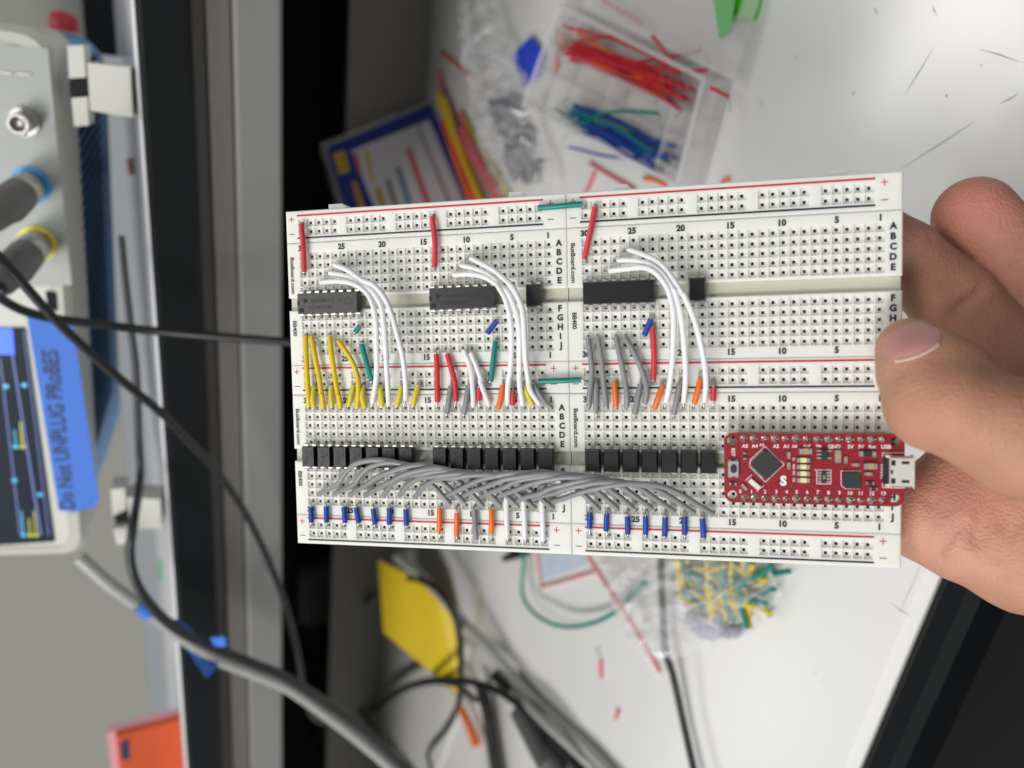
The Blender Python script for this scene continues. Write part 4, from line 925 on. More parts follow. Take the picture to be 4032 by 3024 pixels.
for a, b, w_, k in SCR:
    a, b = Vector(a), Vector(b); d = (b - a).normalized(); nn = Vector((-d.y, d.x, 0)) * w_ * .36
    q = [a.lerp(b, i / 6) for i in range(7)]; vs = []
    for i, p in enumerate(q):
        ww = nn * (1 - abs(i - 3) / 3.3) + Vector((0, 0, 0.0002))
        off = Vector((0, 0, 0)) + nn * random.uniform(-.6, .6)
        vs += [p + off - Vector((nn.x, nn.y, 0)) * (1 - abs(i - 3) / 3.3) + Vector((0, 0, .0002)), p + off + Vector((nn.x, nn.y, 0)) * (1 - abs(i - 3) / 3.3) + Vector((0, 0, .0002))]
    mb.add(vs, [(2 * i, 2 * i + 1, 2 * i + 3, 2 * i + 2) for i in range(6)], 0)
o = wpart(mb, 'scratches', [M['scratch']], D_); o['kind'] = 'stuff'

S_ = wthing('shelf', 'glossy white equipment shelf with thick black front edge above the workbench', 'shelf', None, (0, 0.44, 0.23))
sbox('shelf_board', M['shelf_top'], -1.7, 1.4, 0.4392, 0.80, 0.228, 0.253, S_, 0.003)
sbox('edge_band', M['band'], -1.7, 1.4, 0.4330, 0.4388, 0.2272, 0.2518, S_, 0.003)
sbox('front_beam', M['beam'], -1.7, 1.4, 0.4400, 0.50, 0.1834, 0.2075, S_, 0.002)
sbox('beam_lip', M['beam_shade'], -1.7, 1.4, 0.4425, 0.50, 0.2078, 0.2196, S_, 0.001)
sbox('trim_strip', M['beam_shade'], -1.7, 1.4, 0.4450, 0.50, 0.2198, 0.2276, S_, 0.001)
sbox('shade_cover', M['shadewall'], -1.7, 1.4, 0.501, 1.0, 0.212, 0.2275, S_)  # unseen cover, added to keep ambient light out of the recess
sbox('rear_trim', M['band'], -0.045, 1.4, 0.775, 0.799, 0.2532, 0.276, S_)

# ------------------------------------------------------------------ oscilloscope (local frame: x along the front, y up the tilted face, z out towards the viewer)
M['scope_beige'] = mat('beige_scope_plastic', (0.56, 0.555, 0.49), 0.45, var=0.02, scale=40, bump=0.05, bscale=900)
M['scope_panel'] = mat('grey_scope_panel', (0.43, 0.45, 0.44), 0.4, var=0.02, scale=40)
M['scope_white'] = mat('pale_scope_plastic', (0.68, 0.68, 0.62), 0.4, var=0.02, scale=40)
M['scope_blue'] = mat('blue_scope_case', (0.15, 0.42, 0.72), 0.45, var=0.05, scale=60)
M['vent'] = mat('vent_slot_dark', (0.004, 0.005, 0.007), 0.8)
M['tape'] = mat('blue_tape', (0.055, 0.20, 0.76), 0.6, var=0.06, scale=90, bump=0.1, bscale=500)
M['penink'] = mat('pen_ink', (0.02, 0.03, 0.10), 0.6)
M['screen'] = mat('screen_dark', (0.018, 0.022, 0.035), 0.12, emit=0.35)
M['scr_blue'] = mat('screen_blue', (0.01, 0.10, 0.9), 0.3, emit=1.0)
M['scr_cyan'] = mat('screen_cyan', (0.05, 0.45, 0.75), 0.3, emit=0.45)
M['scr_yellow'] = mat('screen_yellow', (0.5, 0.5, 0.05), 0.3, emit=0.35)
M['scr_line'] = mat('screen_line', (0.16, 0.22, 0.55), 0.3, emit=0.6)
M['ring_blue'] = mat('blue_ring', (0.10, 0.42, 0.85), 0.4)
M['ring_yellow'] = mat('yellow_ring', (0.85, 0.78, 0.12), 0.4)
M['plug'] = mat('grey_plug', (0.155, 0.155, 0.15), 0.45, var=0.05, scale=200)
M['cable'] = mat('black_cable', (0.012, 0.013, 0.015), 0.38, var=0.1, scale=200)
M['gcable'] = mat('grey_cable', (0.10, 0.10, 0.10), 0.33, var=0.1, scale=200)
SM = Matrix(((0.999144,0.040604,0.007899,-0.01975),(0,0.190966,-0.981597,0.45),(-0.041365,0.980756,0.190803,0.28701),(0,0,0,1)))
sc = bpy.data.objects.new('oscilloscope', None); COL.objects.link(sc); sc.matrix_world = SM; sc.empty_display_size = .02
tag(sc, 'beige bench oscilloscope tilted up on its front feet on the shelf', 'oscilloscope')
def spart(mb, name, mats, p=None):
    o = mb.build(name, mats, None, 1.0); o.parent = sc if p is None else p; return o
SL = 0.326
mb = MB()
def rrect(x0, x1, y0, y1, r, n=5):
    out = []
    for cx, cy, a0 in ((x1 - r, y1 - r, 0), (x0 + r, y1 - r, 90), (x0 + r, y0 + r, 180), (x1 - r, y0 + r, 270)):
        for k in range(n + 1):
            a = math.radians(a0 + 90 * k / n); out.append((cx + r * math.cos(a), cy + r * math.sin(a)))
    return out
def loft(mb, rings, mi=0, cap0=True, cap1=True):
    n = len(rings[0]); vs = [v for r in rings for v in r]
    fs = []
    for q in range(len(rings) - 1):
        for i in range(n):
            j = (i + 1) % n; fs.append((q * n + i, q * n + j, (q + 1) * n + j, (q + 1) * n + i))
    if cap0: fs.append(tuple(range(n - 1, -1, -1)))
    if cap1: fs.append(tuple(range((len(rings) - 1) * n, len(rings) * n)))
    mb.add(vs, fs, mi)
X0, X1, Y1_ = -0.2959, 0.0017, 0.158
R_ = lambda a, z, r: [(x, y, z) for x, y in rrect(X0 + a, X1 - a, a, Y1_ - a, r)]
loft(mb, [R_(0.004, -0.045, .012), R_(0, -0.04, .012), R_(0, -0.004, .012), R_(0.003, 0, .011), R_(0.007, 0.0, .009), R_(0.0085, -0.0012, .008)], 0)
spart(mb, 'front_bezel', [M['scope_beige']])
mb = MB(); loft(mb, [R_(0.006, -0.155, .02), R_(0.005, -0.0452, .012)], 0); case = spart(mb, 'rear_case', [M['scope_blue']])
for k in range(34):
    mb = MB(); x = X1 - 0.03 - k * .0068
    mb.add([(x, .0044, -.060), (x + .003, .0044, -.060), (x + .016, .0054, -.125), (x + .013, .0054, -.125), (x, .0054, -.060), (x + .003, .0054, -.060), (x + .016, .0064, -.125), (x + .013, .0064, -.125)], [(0, 1, 2, 3), (0, 1, 5, 4), (1, 2, 6, 5), (2, 3, 7, 6), (3, 0, 4, 7)], 0)
    v = spart(mb, 'vent_slot', [M['vent']], case)
def plate(name, m, poly, z0=0.0, z1=0.0006, parent=None):
    mb = MB(); mb.prism(poly, z0, z1, 0); return spart(mb, name, [m], parent)
face = rrect(X0 + .0085, X1 - .0085, .0085, Y1_ - .0085, .008)
plate('front_face', M['scope_white'], face, -0.003, -0.0006)
cp = [(-0.0059,0.0024),(-0.1218,-0.0014),(-0.1246,0.025),(-0.1355,0.1289),(-0.0154,0.1086)]
plate('connector_panel', M['scope_panel'], cp, -0.0006, 0.0002)
plate('usb_port', M['vent'], [(-0.1262,0.0111),(-0.1263,0.0062),(-0.1365,0.0061),(-0.1365,0.0106)], -0.0006, 0.0004)
scr = plate('screen', M['screen'], [(-0.1473,0.0224),(-0.2841,0.0168),(-0.2862,0.0533),(-0.2895,0.1549),(-0.1541,0.132)], -0.0006, 0.0003)
def scr_poly(name, m, pts, z=0.0005): plate(name, m, pts, 0.0003, z, scr)
scr_poly('screen_panel', M['scr_blue'], [(-0.1479,0.028),(-0.1629,0.0282),(-0.1664,0.0811),(-0.1511,0.0792)])
for pts in ([(-0.163,0.0296),(-0.163,0.0291),(-0.279,0.0233),(-0.279,0.0241)], [(-0.1658,0.0354),(-0.1658,0.035),(-0.2778,0.0341),(-0.2778,0.0346)], [(-0.1488,0.0231),(-0.1488,0.0228),(-0.28,0.0192),(-0.28,0.0196)]): scr_poly('trace_line', M['scr_line'], pts)
for c, m in (((62,1757), 'scr_cyan'), ((90,1757), 'scr_yellow'), ((158,1946), 'scr_cyan'), ((93,2105), 'scr_cyan'), ((120,2105), 'scr_yellow'), ((143,2105), 'scr_yellow'), ((22,1520), 'scr_cyan'), ((95,1525), 'scr_cyan')):
    pass
for p, m in zip([(-0.2192,0.0321),(-0.2191,0.0286),(-0.2509,0.0222),(-0.2787,0.0327),(-0.2788,0.0292),(-0.2789,0.0261),(-0.1819,0.0338),(-0.1808,0.025),(-0.2412,0.0344)], ['scr_cyan', 'scr_yellow', 'scr_cyan', 'scr_cyan', 'scr_yellow', 'scr_yellow', 'scr_cyan', 'scr_cyan', 'scr_cyan']):
    mb = MB(); mb.lathe((p[0], p[1], .0003), (0, 0, 1), [(0, .0014), (.0003, .0014)], 12, 0, False); spart(mb, 'screen_icon', [M[m]], scr)
for a, m in (([(-0.2035,0.029),(-0.2035,0.0282),(-0.2172,0.0282),(-0.2172,0.0292)], 'scr_yellow'), ([(-0.2084,0.0322),(-0.2084,0.0316),(-0.2172,0.0315),(-0.2172,0.0322)], 'scr_cyan'), ([(-0.2672,0.0294),(-0.2672,0.0287),(-0.277,0.0288),(-0.277,0.0296)], 'scr_yellow'), ([(-0.2619,0.0329),(-0.2619,0.0322),(-0.2769,0.0322),(-0.2769,0.033)], 'scr_cyan'), ([(-0.262,0.0264),(-0.262,0.0257),(-0.2771,0.0257),(-0.2771,0.0265)], 'scr_yellow')): scr_poly('screen_bar', M[m], a)
for a in ([(-0.019,0.0226),(-0.0188,0.0178),(-0.0195,0.0178),(-0.0197,0.0226)], [(-0.0187,0.0159),(-0.0183,0.0102),(-0.019,0.0102),(-0.0194,0.0159)]):
    plate('panel_lead', M['tin'], a, 0.0002, 0.0012)
# feet: flip legs under the bezel with dark hinges
def fbox(name, m, q, z0, z1, pr=None):
    mb = MB(); mb.prism(q, z0, z1, 0); return spart(mb, name, [m], pr)
for q, clips, hinge in (([(-0.0096,-0.0148),(-0.0086,-0.0333),(-0.032,-0.0337),(-0.0312,-0.0151)], ([(-0.0034,-0.0063),(-0.0021,-0.0132),(-0.0164,-0.0134),(-0.0179,-0.0063)], [(-0.0268,-0.0068),(-0.0252,-0.0138),(-0.0386,-0.0136),(-0.0399,-0.0073)]), [(-0.0183,-0.0054),(-0.0165,-0.0144),(-0.0249,-0.0143),(-0.0266,-0.0054)]),
                        ([(-0.2511,-0.0245),(-0.2525,-0.0425),(-0.2743,-0.0431),(-0.2735,-0.0256)], ([(-0.2466,-0.0154),(-0.2458,-0.0231),(-0.261,-0.0234),(-0.2654,-0.0158)], [(-0.2744,-0.0157),(-0.2738,-0.0238),(-0.285,-0.0238),(-0.2863,-0.0173)]), [(-0.2656,-0.0158),(-0.2632,-0.0242),(-0.2724,-0.0245),(-0.2729,-0.0163)])):
    f = fbox('flip_foot', M['scope_white'], q, -0.012, 0.004)
    for c_ in clips: fbox('foot_clip', M['scope_white'], c_, -0.012, 0.002, f)
    fbox('foot_hinge', M['vent'], hinge, -0.012, -0.002, f)
# sockets and plugs
def socket(p, ring, plug):
    p = Vector((p[0], p[1], 0.0002))
    if ring:
        mb = MB(); mb.lathe(p, (0, 0, 1), [(0, .0092), (.0012, .0092), (.0012, .0068), (0, .0068)], 26, 0, False, False); spart(mb, 'channel_ring', [M[ring]])
    mb = MB(); mb.lathe(p, (0, 0, 1), [(0, .0066), (.003, .0066), (.003, .0049), (.012, .0049), (.0125, .0044), (.0125, .0036), (.006, .0036), (.006, .0012), (.009, .0010)], 22, 0, False, True)
    mb.lathe(p + Vector((0, 0, .004)), (1, 0, 0), [(-.0060, .001), (.0060, .001)], 8, 0)
    s_ = spart(mb, 'bnc_socket', [M['tin']])
P_ = [(-0.0406,0.0142),(-0.071,0.014),(-0.1006,0.0132),(-0.0207,0.019)]
socket(P_[0], None, False); socket(P_[1], 'ring_blue', True); socket(P_[2], 'ring_yellow', True)
def probe(p, label, ax, lens):
    w = SM @ Vector((p[0], p[1], 0.0045)); A = (SM.to_3x3() @ Vector(ax)).normalized()
    t = wthing('probe_plug', label, 'probe plug', 'probe plugs on the oscilloscope', w)
    mb = MB(); mb.lathe(w, A, [(0, .0072), (.003, .0078), (.011, .0078), (.012, .0066)], 20, 0); wpart(mb, 'metal_collar', [M['tin']], t)
    mb = MB(); mb.lathe(w + A * .0121, A, [(0, .0064), (.002, .0083), (.018, .0085), (.022, .0075), (.036, .0062), (.040, .004)], 20, 0); wpart(mb, 'plug_body', [M['plug']], t)
    return w + A * .052
end_b = probe(P_[1], 'gray probe plug on the blue ringed socket of the oscilloscope', (-.12, .05, 1), 0)
end_y = probe(P_[2], 'gray probe plug on the yellow ringed socket of the oscilloscope', (-.12, .05, 1), 0)

# blue tape with the hand written warning
tp = [(-0.1409,0.0206),(-0.1448,-0.0009),(-0.2536,-0.0085),(-0.2596,-0.0058),(-0.2613,-0),(-0.2634,0.0052),(-0.2623,0.0092),(-0.2615,0.0131)]
T_ = bpy.data.objects.new('tape_label', None); COL.objects.link(T_); T_.matrix_world = SM @ Matrix.Translation((tp[0][0], tp[0][1], 0)); T_.empty_display_size = .01
tag(T_, 'blue tape strip with handwritten warning stuck below the oscilloscope screen', 'tape')
mb = MB(); mb.prism(tp, 0.0004, 0.0008, 0)
o = mb.build('tape_strip', [M['tape']], None, 1.0, None, (tp[0][0], tp[0][1], 0)); o.parent = T_
tl = [(-0.2605,0.0083),(-0.1591,0.0114)]
mb = MB(); ang = math.atan2(tl[1][1] - tl[0][1], tl[1][0] - tl[0][0]); LL = math.hypot(tl[1][0] - tl[0][0], tl[1][1] - tl[0][1])
vs, fs = glyphs('Do Not UNPLUG PRoBES', 0.02)
wd = max(v[0] for v in vs) - min(v[0] for v in vs); cap = .0088
mb.text('Do Not UNPLUG PRoBES', ((tl[0][0] + tl[1][0]) / 2, (tl[0][1] + tl[1][1]) / 2), cap, ang, 0.001, 0, 0.02, LL / (wd * cap))
o = mb.build('handwriting', [M['penink']], None, 1.0, None, (tp[0][0], tp[0][1], 0)); o.parent = T_

# things on the shelf behind and beside the oscilloscope
M['redcap'] = mat('red_plastic', (0.55, 0.03, 0.05), 0.4)
M['sign'] = mat('orange_red_board', (0.62, 0.085, 0.02), 0.6, var=0.05, scale=30)
M['signedge'] = mat('pink_edge', (0.72, 0.36, 0.42), 0.6)
kb = (0.0246,-0.1333)
mb = MB(); mb.lathe((X1 - .004, kb[0], kb[1]), (1, 0, 0), [(0, .008), (.006, .0085), (.0095, .0065), (.011, .001)], 18, 0); spart(mb, 'red_knob', [M['redcap']])
sgn = [(-0.4917,0.47,0.2628), (-0.4887,0.47,0.2964)]
xa, za = sgn[1][0], sgn[1][2]; xb = sgn[0][0]
t = wthing('orange_binder', 'orange red binder standing on the shelf, lower left corner of the picture', 'binder', None, (xb, .47, .253))
mb = MB(); mb.box((xb - .06, .4745, (.2535 + za) / 2), (.12, .006, za - .2535), 0); wpart(mb, 'front_cover', [M['sign']], t)
mb = MB(); mb.box((xb - .0605, .4815, (.2535 + za + .006) / 2), (.119, .0075, za + .006 - .2535), 0); wpart(mb, 'page_block', [M['signedge']], t)
mb = MB(); mb.prism([(xb - .012, -.0), (xb - .016, .0)] and [(0, 0), (.022, .001), (.02, .006), (.003, .0055)], 0, .0003, 0)
mb.v = [(xb - .004 - x, .4713 - z, za - .008 + y) for x, y, z in mb.v]; wpart(mb, 'ink_smudge', [M['penink']], t)
# marker scribbles and small bits on the shelf top
M['green_ink'] = mat('green_marker', (0.20, 0.45, 0.30), 0.6)
def chip_flat(name, m, pts, z, label, cat):
    mb = MB(); mb.prism([(p[0], p[1]) for p in pts], z, z + .0008, 0)
    return wsolo(mb, name, [m], label, cat)
M['redlabel'] = mat('red_sticker', (0.6, 0.03, 0.03), 0.5)
chip_flat('sticker', M['redlabel'], [(-0.1177,0.7128,0.2532), (-0.098,0.594,0.2532), (-0.1082,0.5887,0.2532), (-0.13,0.7063,0.2532)], .2532, 'tiny red sticker on the white shelf top near its front edge', 'sticker')
chip_flat('marker_stroke', M['green_ink'], [(-0.555,0.7623,0.2532), (-0.4384,0.6011,0.2532), (-0.496,0.6483,0.2532), (-0.6036,0.7901,0.2532)], .2532, 'green marker stroke on the white shelf top', 'ink mark')

# ------------------------------------------------------------------ cables in the air and on the bench
def cable(name, pts, r, m, label, cat='cable', group=None, n=12, ext=True):
    pts = [Vector(p) for p in pts]
    if group == 'cables tangled on the bench' and ext:      # runs on along the bench towards its far end
        d = (pts[-1] - pts[-2]); d.z = 0; d.normalize(); pts += [pts[-1] + d * .1, pts[-1] + d * .22 + Vector((0, .02, 0))]
        pts[-1].z = pts[-2].z = .006
    mb = MB(); mb.tube(pts, r, n, 0, 8); return wsolo(mb, name, [M[m]], label, cat, group)
cable('probe_cable', [end_b - SM.col[2].to_3d() * .02, end_b, (-0.0893,0.3577,0.3183), (-0.0982,0.3681,0.318), (-0.1061,0.3774,0.3127), (-0.1334,0.3801,0.2971), (-0.1528,0.3818,0.2837), (-0.1716,0.3829,0.269), (-0.1899,0.3842,0.2541), (-0.212,0.391,0.2413), (-0.2343,0.3977,0.2284), (-0.2708,0.4081,0.2125), (-0.3133,0.4164,0.1981), (-0.3558,0.4199,0.1863), (-0.403,0.4226,0.177), (-0.4509,0.4203,0.1708), (-0.4743,0.4232,0.1633), (-0.4888,0.4275,0.1503)], .00215, 'cable', 'black probe cable falling diagonally across shelf edge to the bench')
cable('probe_cable', [end_y - SM.col[2].to_3d() * .02, end_y, (-0.118,0.3745,0.318), (-0.129,0.3934,0.3168), (-0.1368,0.3977,0.3092), (-0.1425,0.4004,0.2967), (-0.1463,0.4003,0.2777), (-0.15,0.3985,0.2555), (-0.1508,0.3883,0.2268), (-0.1511,0.3772,0.1962), (-0.153,0.3695,0.1731), (-0.1629,0.3595,0.1196)], .0022, 'cable', 'black probe cable running level across the shelf edge behind the breadboards')
M['dcable'] = mat('dark_cord', (0.022, 0.023, 0.025), 0.35, var=0.1, scale=200)
cable('black_cable', [(-0.1157,0.452,0.2652), (-0.1367,0.452,0.2651), (-0.167,0.45,0.2644), (-0.1909,0.448,0.2636), (-0.2306,0.446,0.2651), (-0.2604,0.444,0.2662), (-0.2639,0.4012,0.2719), (-0.2795,0.3951,0.2749), (-0.2966,0.392,0.2733), (-0.3157,0.391,0.2661), (-0.337,0.3922,0.2537), (-0.3597,0.3942,0.2329), (-0.3771,0.392,0.2109), (-0.3944,0.3906,0.1905), (-0.4279,0.389,0.1615), (-0.4591,0.3835,0.1347), (-0.4965,0.3742,0.1068), (-0.5315,0.3548,0.0809), (-0.652,0.3657,0.006), (-0.5803,0.2766,0.006)], [.0017, .0040], 'dcable', 'thick black cable from behind the oscilloscope sagging to the bench')
M['scable'] = mat('silver_grey_cable', (0.40, 0.40, 0.385), 0.33, var=0.08, scale=150)
cable('gray_cable', [(-0.2944,0.4212,0.3012), (-0.3104,0.415,0.2886), (-0.3266,0.4099,0.2739), (-0.3417,0.4077,0.2611), (-0.3625,0.4059,0.245), (-0.3808,0.4045,0.2277), (-0.3968,0.4029,0.2078), (-0.4141,0.4001,0.1868), (-0.4475,0.3967,0.1591), (-0.4795,0.3913,0.1334), (-0.5109,0.3801,0.1078), (-0.5372,0.3621,0.0879), (-0.6787,0.3849,0.006), (-0.6048,0.2887,0.006)], .0040, 'scable', 'pale gray cable taped alongside the thick black cable')
def tape_wrap(a, b, r, label):
    a, b = Vector(a), Vector(b); mb = MB()
    mb.lathe(a, b - a, [(0, r), ((b - a).length, r * 1.05)], 12, 0, True, False)
    return mb
t = wthing('tape_wrap', 'blue tape flag wrapped round the two cords below the shelf edge', 'tape', 'blue tape wraps on the cords', (-0.3306,0.3874,0.2551))
mb = MB(); fl = [(-0.3317,0.3978,0.2592), (-0.332,0.3944,0.2533), (-0.3422,0.3938,0.2456), (-0.3486,0.3938,0.2468), (-0.3408,0.3948,0.2551)]
mb.add(fl + [tuple(Vector(p) + Vector((0, .0006, -.0006))) for p in fl], [(0, 1, 2, 3, 4), (9, 8, 7, 6, 5)] + [(i, i + 5, (i + 1) % 5 + 5, (i + 1) % 5) for i in range(5)], 0); wpart(mb, 'tape_band', [M['tape']], t)
mb = MB(); fl = [(-0.3658,0.4063,0.2488), (-0.3792,0.403,0.2325), (-0.3785,0.3973,0.2329), (-0.3796,0.3918,0.2395)]
mb.add(fl + [tuple(Vector(p) + Vector((0, .0006, -.0006))) for p in fl], [(0, 1, 2, 3), (7, 6, 5, 4), (0, 4, 5, 1), (1, 5, 6, 2), (2, 6, 7, 3), (3, 7, 4, 0)], 0); wpart(mb, 'tape_flag', [M['tape']], t)
t = wthing('tape_wrap', 'small blue tape tab on the cords, right of the tape flag', 'tape', 'blue tape wraps on the cords', (-0.3478,0.3871,0.232))
mb = MB(); fl = [(-0.3488,0.3927,0.2362), (-0.3427,0.384,0.2287), (-0.3478,0.3813,0.2284), (-0.3561,0.3927,0.2337)]
mb.add(fl + [tuple(Vector(p) + Vector((0, .0006, -.0006))) for p in fl], [(0, 1, 2, 3), (7, 6, 5, 4), (0, 4, 5, 1), (1, 5, 6, 2), (2, 6, 7, 3), (3, 7, 4, 0)], 0); wpart(mb, 'tape_flag', [M['tape']], t)
t = wthing('tape_wrap', 'blue tape bit on the pale cord beside the shelf front', 'tape', 'blue tape wraps on the cords', (-0.3235,0.4046,0.2706))
mb = tape_wrap((-0.3254,0.4083,0.2732), (-0.3336,0.4085,0.2676), .0045, ''); wpart(mb, 'tape_band', [M['tape']], t)

dz = 0.004
M['lilac_cable'] = mat('bluish_cable', (0.12, 0.13, 0.22), 0.4)
M['adapter'] = mat('grey_adapter', (0.16, 0.16, 0.15), 0.5)
M['ycard'] = mat('yellow_card', (0.72, 0.52, 0.01), 0.5, var=0.05, scale=20)
M['paper'] = mat('white_paper', (0.66, 0.655, 0.63), 0.7, var=0.03, scale=20)
GC = 'cables tangled on the bench'
cable('bench_cable', [(-1.2702,1.1068,0.02), (-1.0063,0.9622,0.02), (-0.8265,0.848,0.025), (-0.6604,0.7366,0.03), (-0.5538,0.6456,0.035), (-0.4788,0.5623,0.04), (-0.4422,0.5018,0.04), (-0.4448,0.4718,0.035), (-0.4703,0.4607,0.03), (-0.5272,0.4681,0.02), (-0.5801,0.4839,0.012), (-0.647,0.5166,0.006), (-0.7152,0.5516,0.004), (-0.7334,0.5399,0.004)], .0028, 'cable', 'black cable looping over the yellow folder and down to the bottom edge', group=GC)
cable('bench_cable', [(-0.9618,0.817,0.01), (-0.7765,0.6865,0.02), (-0.642,0.5815,0.025), (-0.5548,0.5018,0.028), (-0.5037,0.4461,0.028), (-0.4694,0.3989,0.025), (-0.4593,0.3658,0.018), (-0.4531,0.33,0.012), (-0.4523,0.2937,0.008)], .003, 'cable', 'black cable arching from the cords to the bottom edge of the bench', group=GC)
cable('bench_cable', [(-0.4589,0.5745,0.05), (-0.4597,0.5307,0.035), (-0.4604,0.4808,0.025), (-0.4612,0.4323,0.015), (-0.4605,0.3849,0.008), (-0.4472,0.3365,0.005), (-0.4324,0.2945,0.005), (-0.4245,0.2623,0.005)], .0042, 'scable', 'thick pale gray cable lying diagonally over the bench', group=GC)
cable('bench_cable', [(-0.4794,0.3809,0.012), (-0.4759,0.3515,0.012), (-0.4694,0.3214,0.012), (-0.469,0.303,0.012)], .006, 'gcable', 'short thick dark cable stub at the bottom edge of the bench', group=GC)
cable('bench_cable', [(-0.5169,0.4505,0.01), (-0.5305,0.4307,0.01), (-0.5478,0.4183,0.01), (-0.5748,0.3982,0.01)], .0055, 'cable', 'thick black cable running down to the bottom edge beside the orange tip', group=GC)
cable('bench_cable', [(-1.5267,1.2252,0.02), (-1.1047,0.9487,0.03), (-0.9154,0.8191,0.03), (-0.8166,0.7737,0.02)], .004, 'cable', 'black cable in the shade behind the cords at the lower left', group=GC)
cable('bench_cable', [(-0.8238,0.756,0.03), (-0.8041,0.7046,0.03), (-0.8179,0.6799,0.02), (-0.8301,0.6463,0.01), (-0.8287,0.6132,0.008)], .0034, 'cable', 'black cable crossing under the pale cord at the lower left', group=GC)
cable('bench_cable', [(-0.4855,0.4266,0.01), (-0.4756,0.3925,0.009), (-0.4682,0.3528,0.008), (-0.4576,0.3113,0.007), (-0.4537,0.2881,0.007)], .0045, 'dcable', 'thick dark cable hugging the ribbed sleeve on the bench', group=GC)
cable('bench_cable', [(-0.4882,0.4335,0.004), (-0.4869,0.4146,0.006), (-0.4603,0.3733,0.014), (-0.4456,0.3365,0.016), (-0.4389,0.2978,0.01), (-0.4386,0.2748,0.006)], .0032, 'scable', 'pale gray cable lying over the ribbed sleeve', group=GC)
cable('bench_cable', [(-1.0529,0.8192,0.03), (-0.957,0.7722,0.03), (-0.9155,0.7604,0.02), (-0.8593,0.7339,0.012)], .003, 'lilac_cable', 'thin bluish cable end in the shade at the bottom edge', group=GC, ext=False)
cable('bench_cable', [(-0.8385,0.9109,0.02), (-0.8378,0.8374,0.02), (-0.8781,0.7962,0.015), (-0.8345,0.6875,0.01), (-0.7798,0.574,0.006)], .0026, 'cable', 'thin black cable dropping along the gray panel to the bottom edge', group=GC)
cable('bench_cable', [(-0.8812,0.755,0.012), (-0.7645,0.6738,0.018), (-0.6608,0.595,0.022), (-0.5831,0.525,0.022), (-0.5478,0.4818,0.016), (-0.5425,0.4542,0.008)], .0024, 'dcable', 'thin dark cable under the arching black one', group=GC, ext=False)
cable('bench_cable', [(-1.0952,1.1777,0.04), (-0.9373,0.9583,0.035), (-0.8709,0.853,0.03), (-0.8524,0.8015,0.02), (-0.8777,0.7937,0.012)], .003, 'cable', 'black cable in the dark recess leading to the pale connector', group=GC, ext=False)
M['pale_plug'] = mat('pale_connector', (0.45, 0.45, 0.42), 0.5)
cn = Vector((-0.8238,0.7715,0.006))
t = wthing('cable_connector', 'pale connector on the bench behind the arching black cable', 'connector', None, cn)
mb = MB(); mb.box((cn.x, cn.y, .0125), (.030, .034, .020), 0, .4, .92, .003); wpart(mb, 'connector_shell', [M['pale_plug']], t)
mb = MB(); mb.lathe((cn.x, cn.y - .016, .012), (.25, -.97, 0), [(0, .006), (.012, .0055), (.014, .004)], 12, 0); wpart(mb, 'strain_relief', [M['black_plastic']], t)
ap = (-0.7848,0.93,0.0604)
t = wthing('power_adapter', 'dark gray rounded power adapter in the recess behind the bench', 'power adapter', None, (ap[0], .93, 0.0005))
mb = MB(); loft(mb, [[(x, y, z) for x, y in rrect(ap[0] - .055, ap[0] + .055, .915, .945, .012)] for z in (.0005, ap[2] - .01)] + [[(x, y, ap[2] + .004) for x, y in rrect(ap[0] - .045, ap[0] + .045, .919, .941, .010)]], 0); wpart(mb, 'adapter_case', [M['adapter']], t)
t = wthing('corrugated_sleeve', 'ribbed dark gray cable sleeve at the bottom edge of the bench', 'cable sleeve', None, (-0.4717,0.3653,0.012))
mb = MB(); a, b = Vector((-0.4701,0.375,0.014)), Vector((-0.4768,0.3195,0.014))
L_ = (b - a).length; prof = []
for k in range(int(L_ / .004)): prof += [(k * .004, .0075), (k * .004 + .002, .0098)]
mb.lathe(a, b - a, prof, 14, 0); wpart(mb, 'ribbed_tube', [M['gcable']], t)
mb = MB(); c = (-0.5795,0.4626,0.008); mb.tube([(-0.5769,0.48,0.01), (-0.5776,0.4585,0.01), (-0.583,0.4408,0.01)], [.0035, .0048], 12, 0, 5)
M['orange_tip'] = mat('orange_plastic', (0.85, 0.20, 0.05), 0.4)
wsolo(mb, 'cable_tip', [M['orange_tip']], 'orange plastic tip lying beside the black cables at the bottom', 'cable tip')
fp = [Vector(p) for p in ((-0.4735,0.5922,0.062), (-0.4748,0.5648,0.042), (-0.4814,0.5334,0.022), (-0.4999,0.5162,0.009), (-0.5286,0.5053,0.006), (-0.576,0.4941,0.006), (-0.568,0.523,0.024), (-0.5503,0.5739,0.058))]
mb = MB(); mb.add([tuple(p) for p in fp] + [tuple(p - Vector((0, 0, .002))) for p in fp], [(0, 1, 7), (1, 2, 6, 7), (2, 3, 5, 6), (3, 4, 5), (8, 15, 9), (9, 15, 14, 10), (10, 14, 13, 11), (11, 13, 12)] + [(i, i + 8, (i + 1) % 8 + 8, (i + 1) % 8) for i in range(8)], 0)
wsolo(mb, 'folder', [M['ycard']], 'yellow folder leaning on the back panel in the shelf shadow under the black cable loop', 'folder')
mb = MB(); mb.prism([(p[0], p[1]) for p in [(-0.7095,0.7511,0), (-0.6174,0.5754,0), (-0.5833,0.4926,0), (-0.7364,0.5341,0), (-0.9546,0.7228,0)]], .0005, .003, 0)
wsolo(mb, 'paper_sheet', [M['paper']], 'white paper sheet partly under the yellow folder', 'paper')
cable('bench_cable', [(-0.2419,0.2685,0.012), (-0.2755,0.2551,0.012), (-0.2967,0.2457,0.012), (-0.3084,0.2374,0.01), (-0.3297,0.2237,0.008), (-0.3463,0.2102,0.008), (-0.3612,0.1975,0.008)], .0021, 'cable', 'single black cable from under the clear bag to the bottom edge', group=GC)
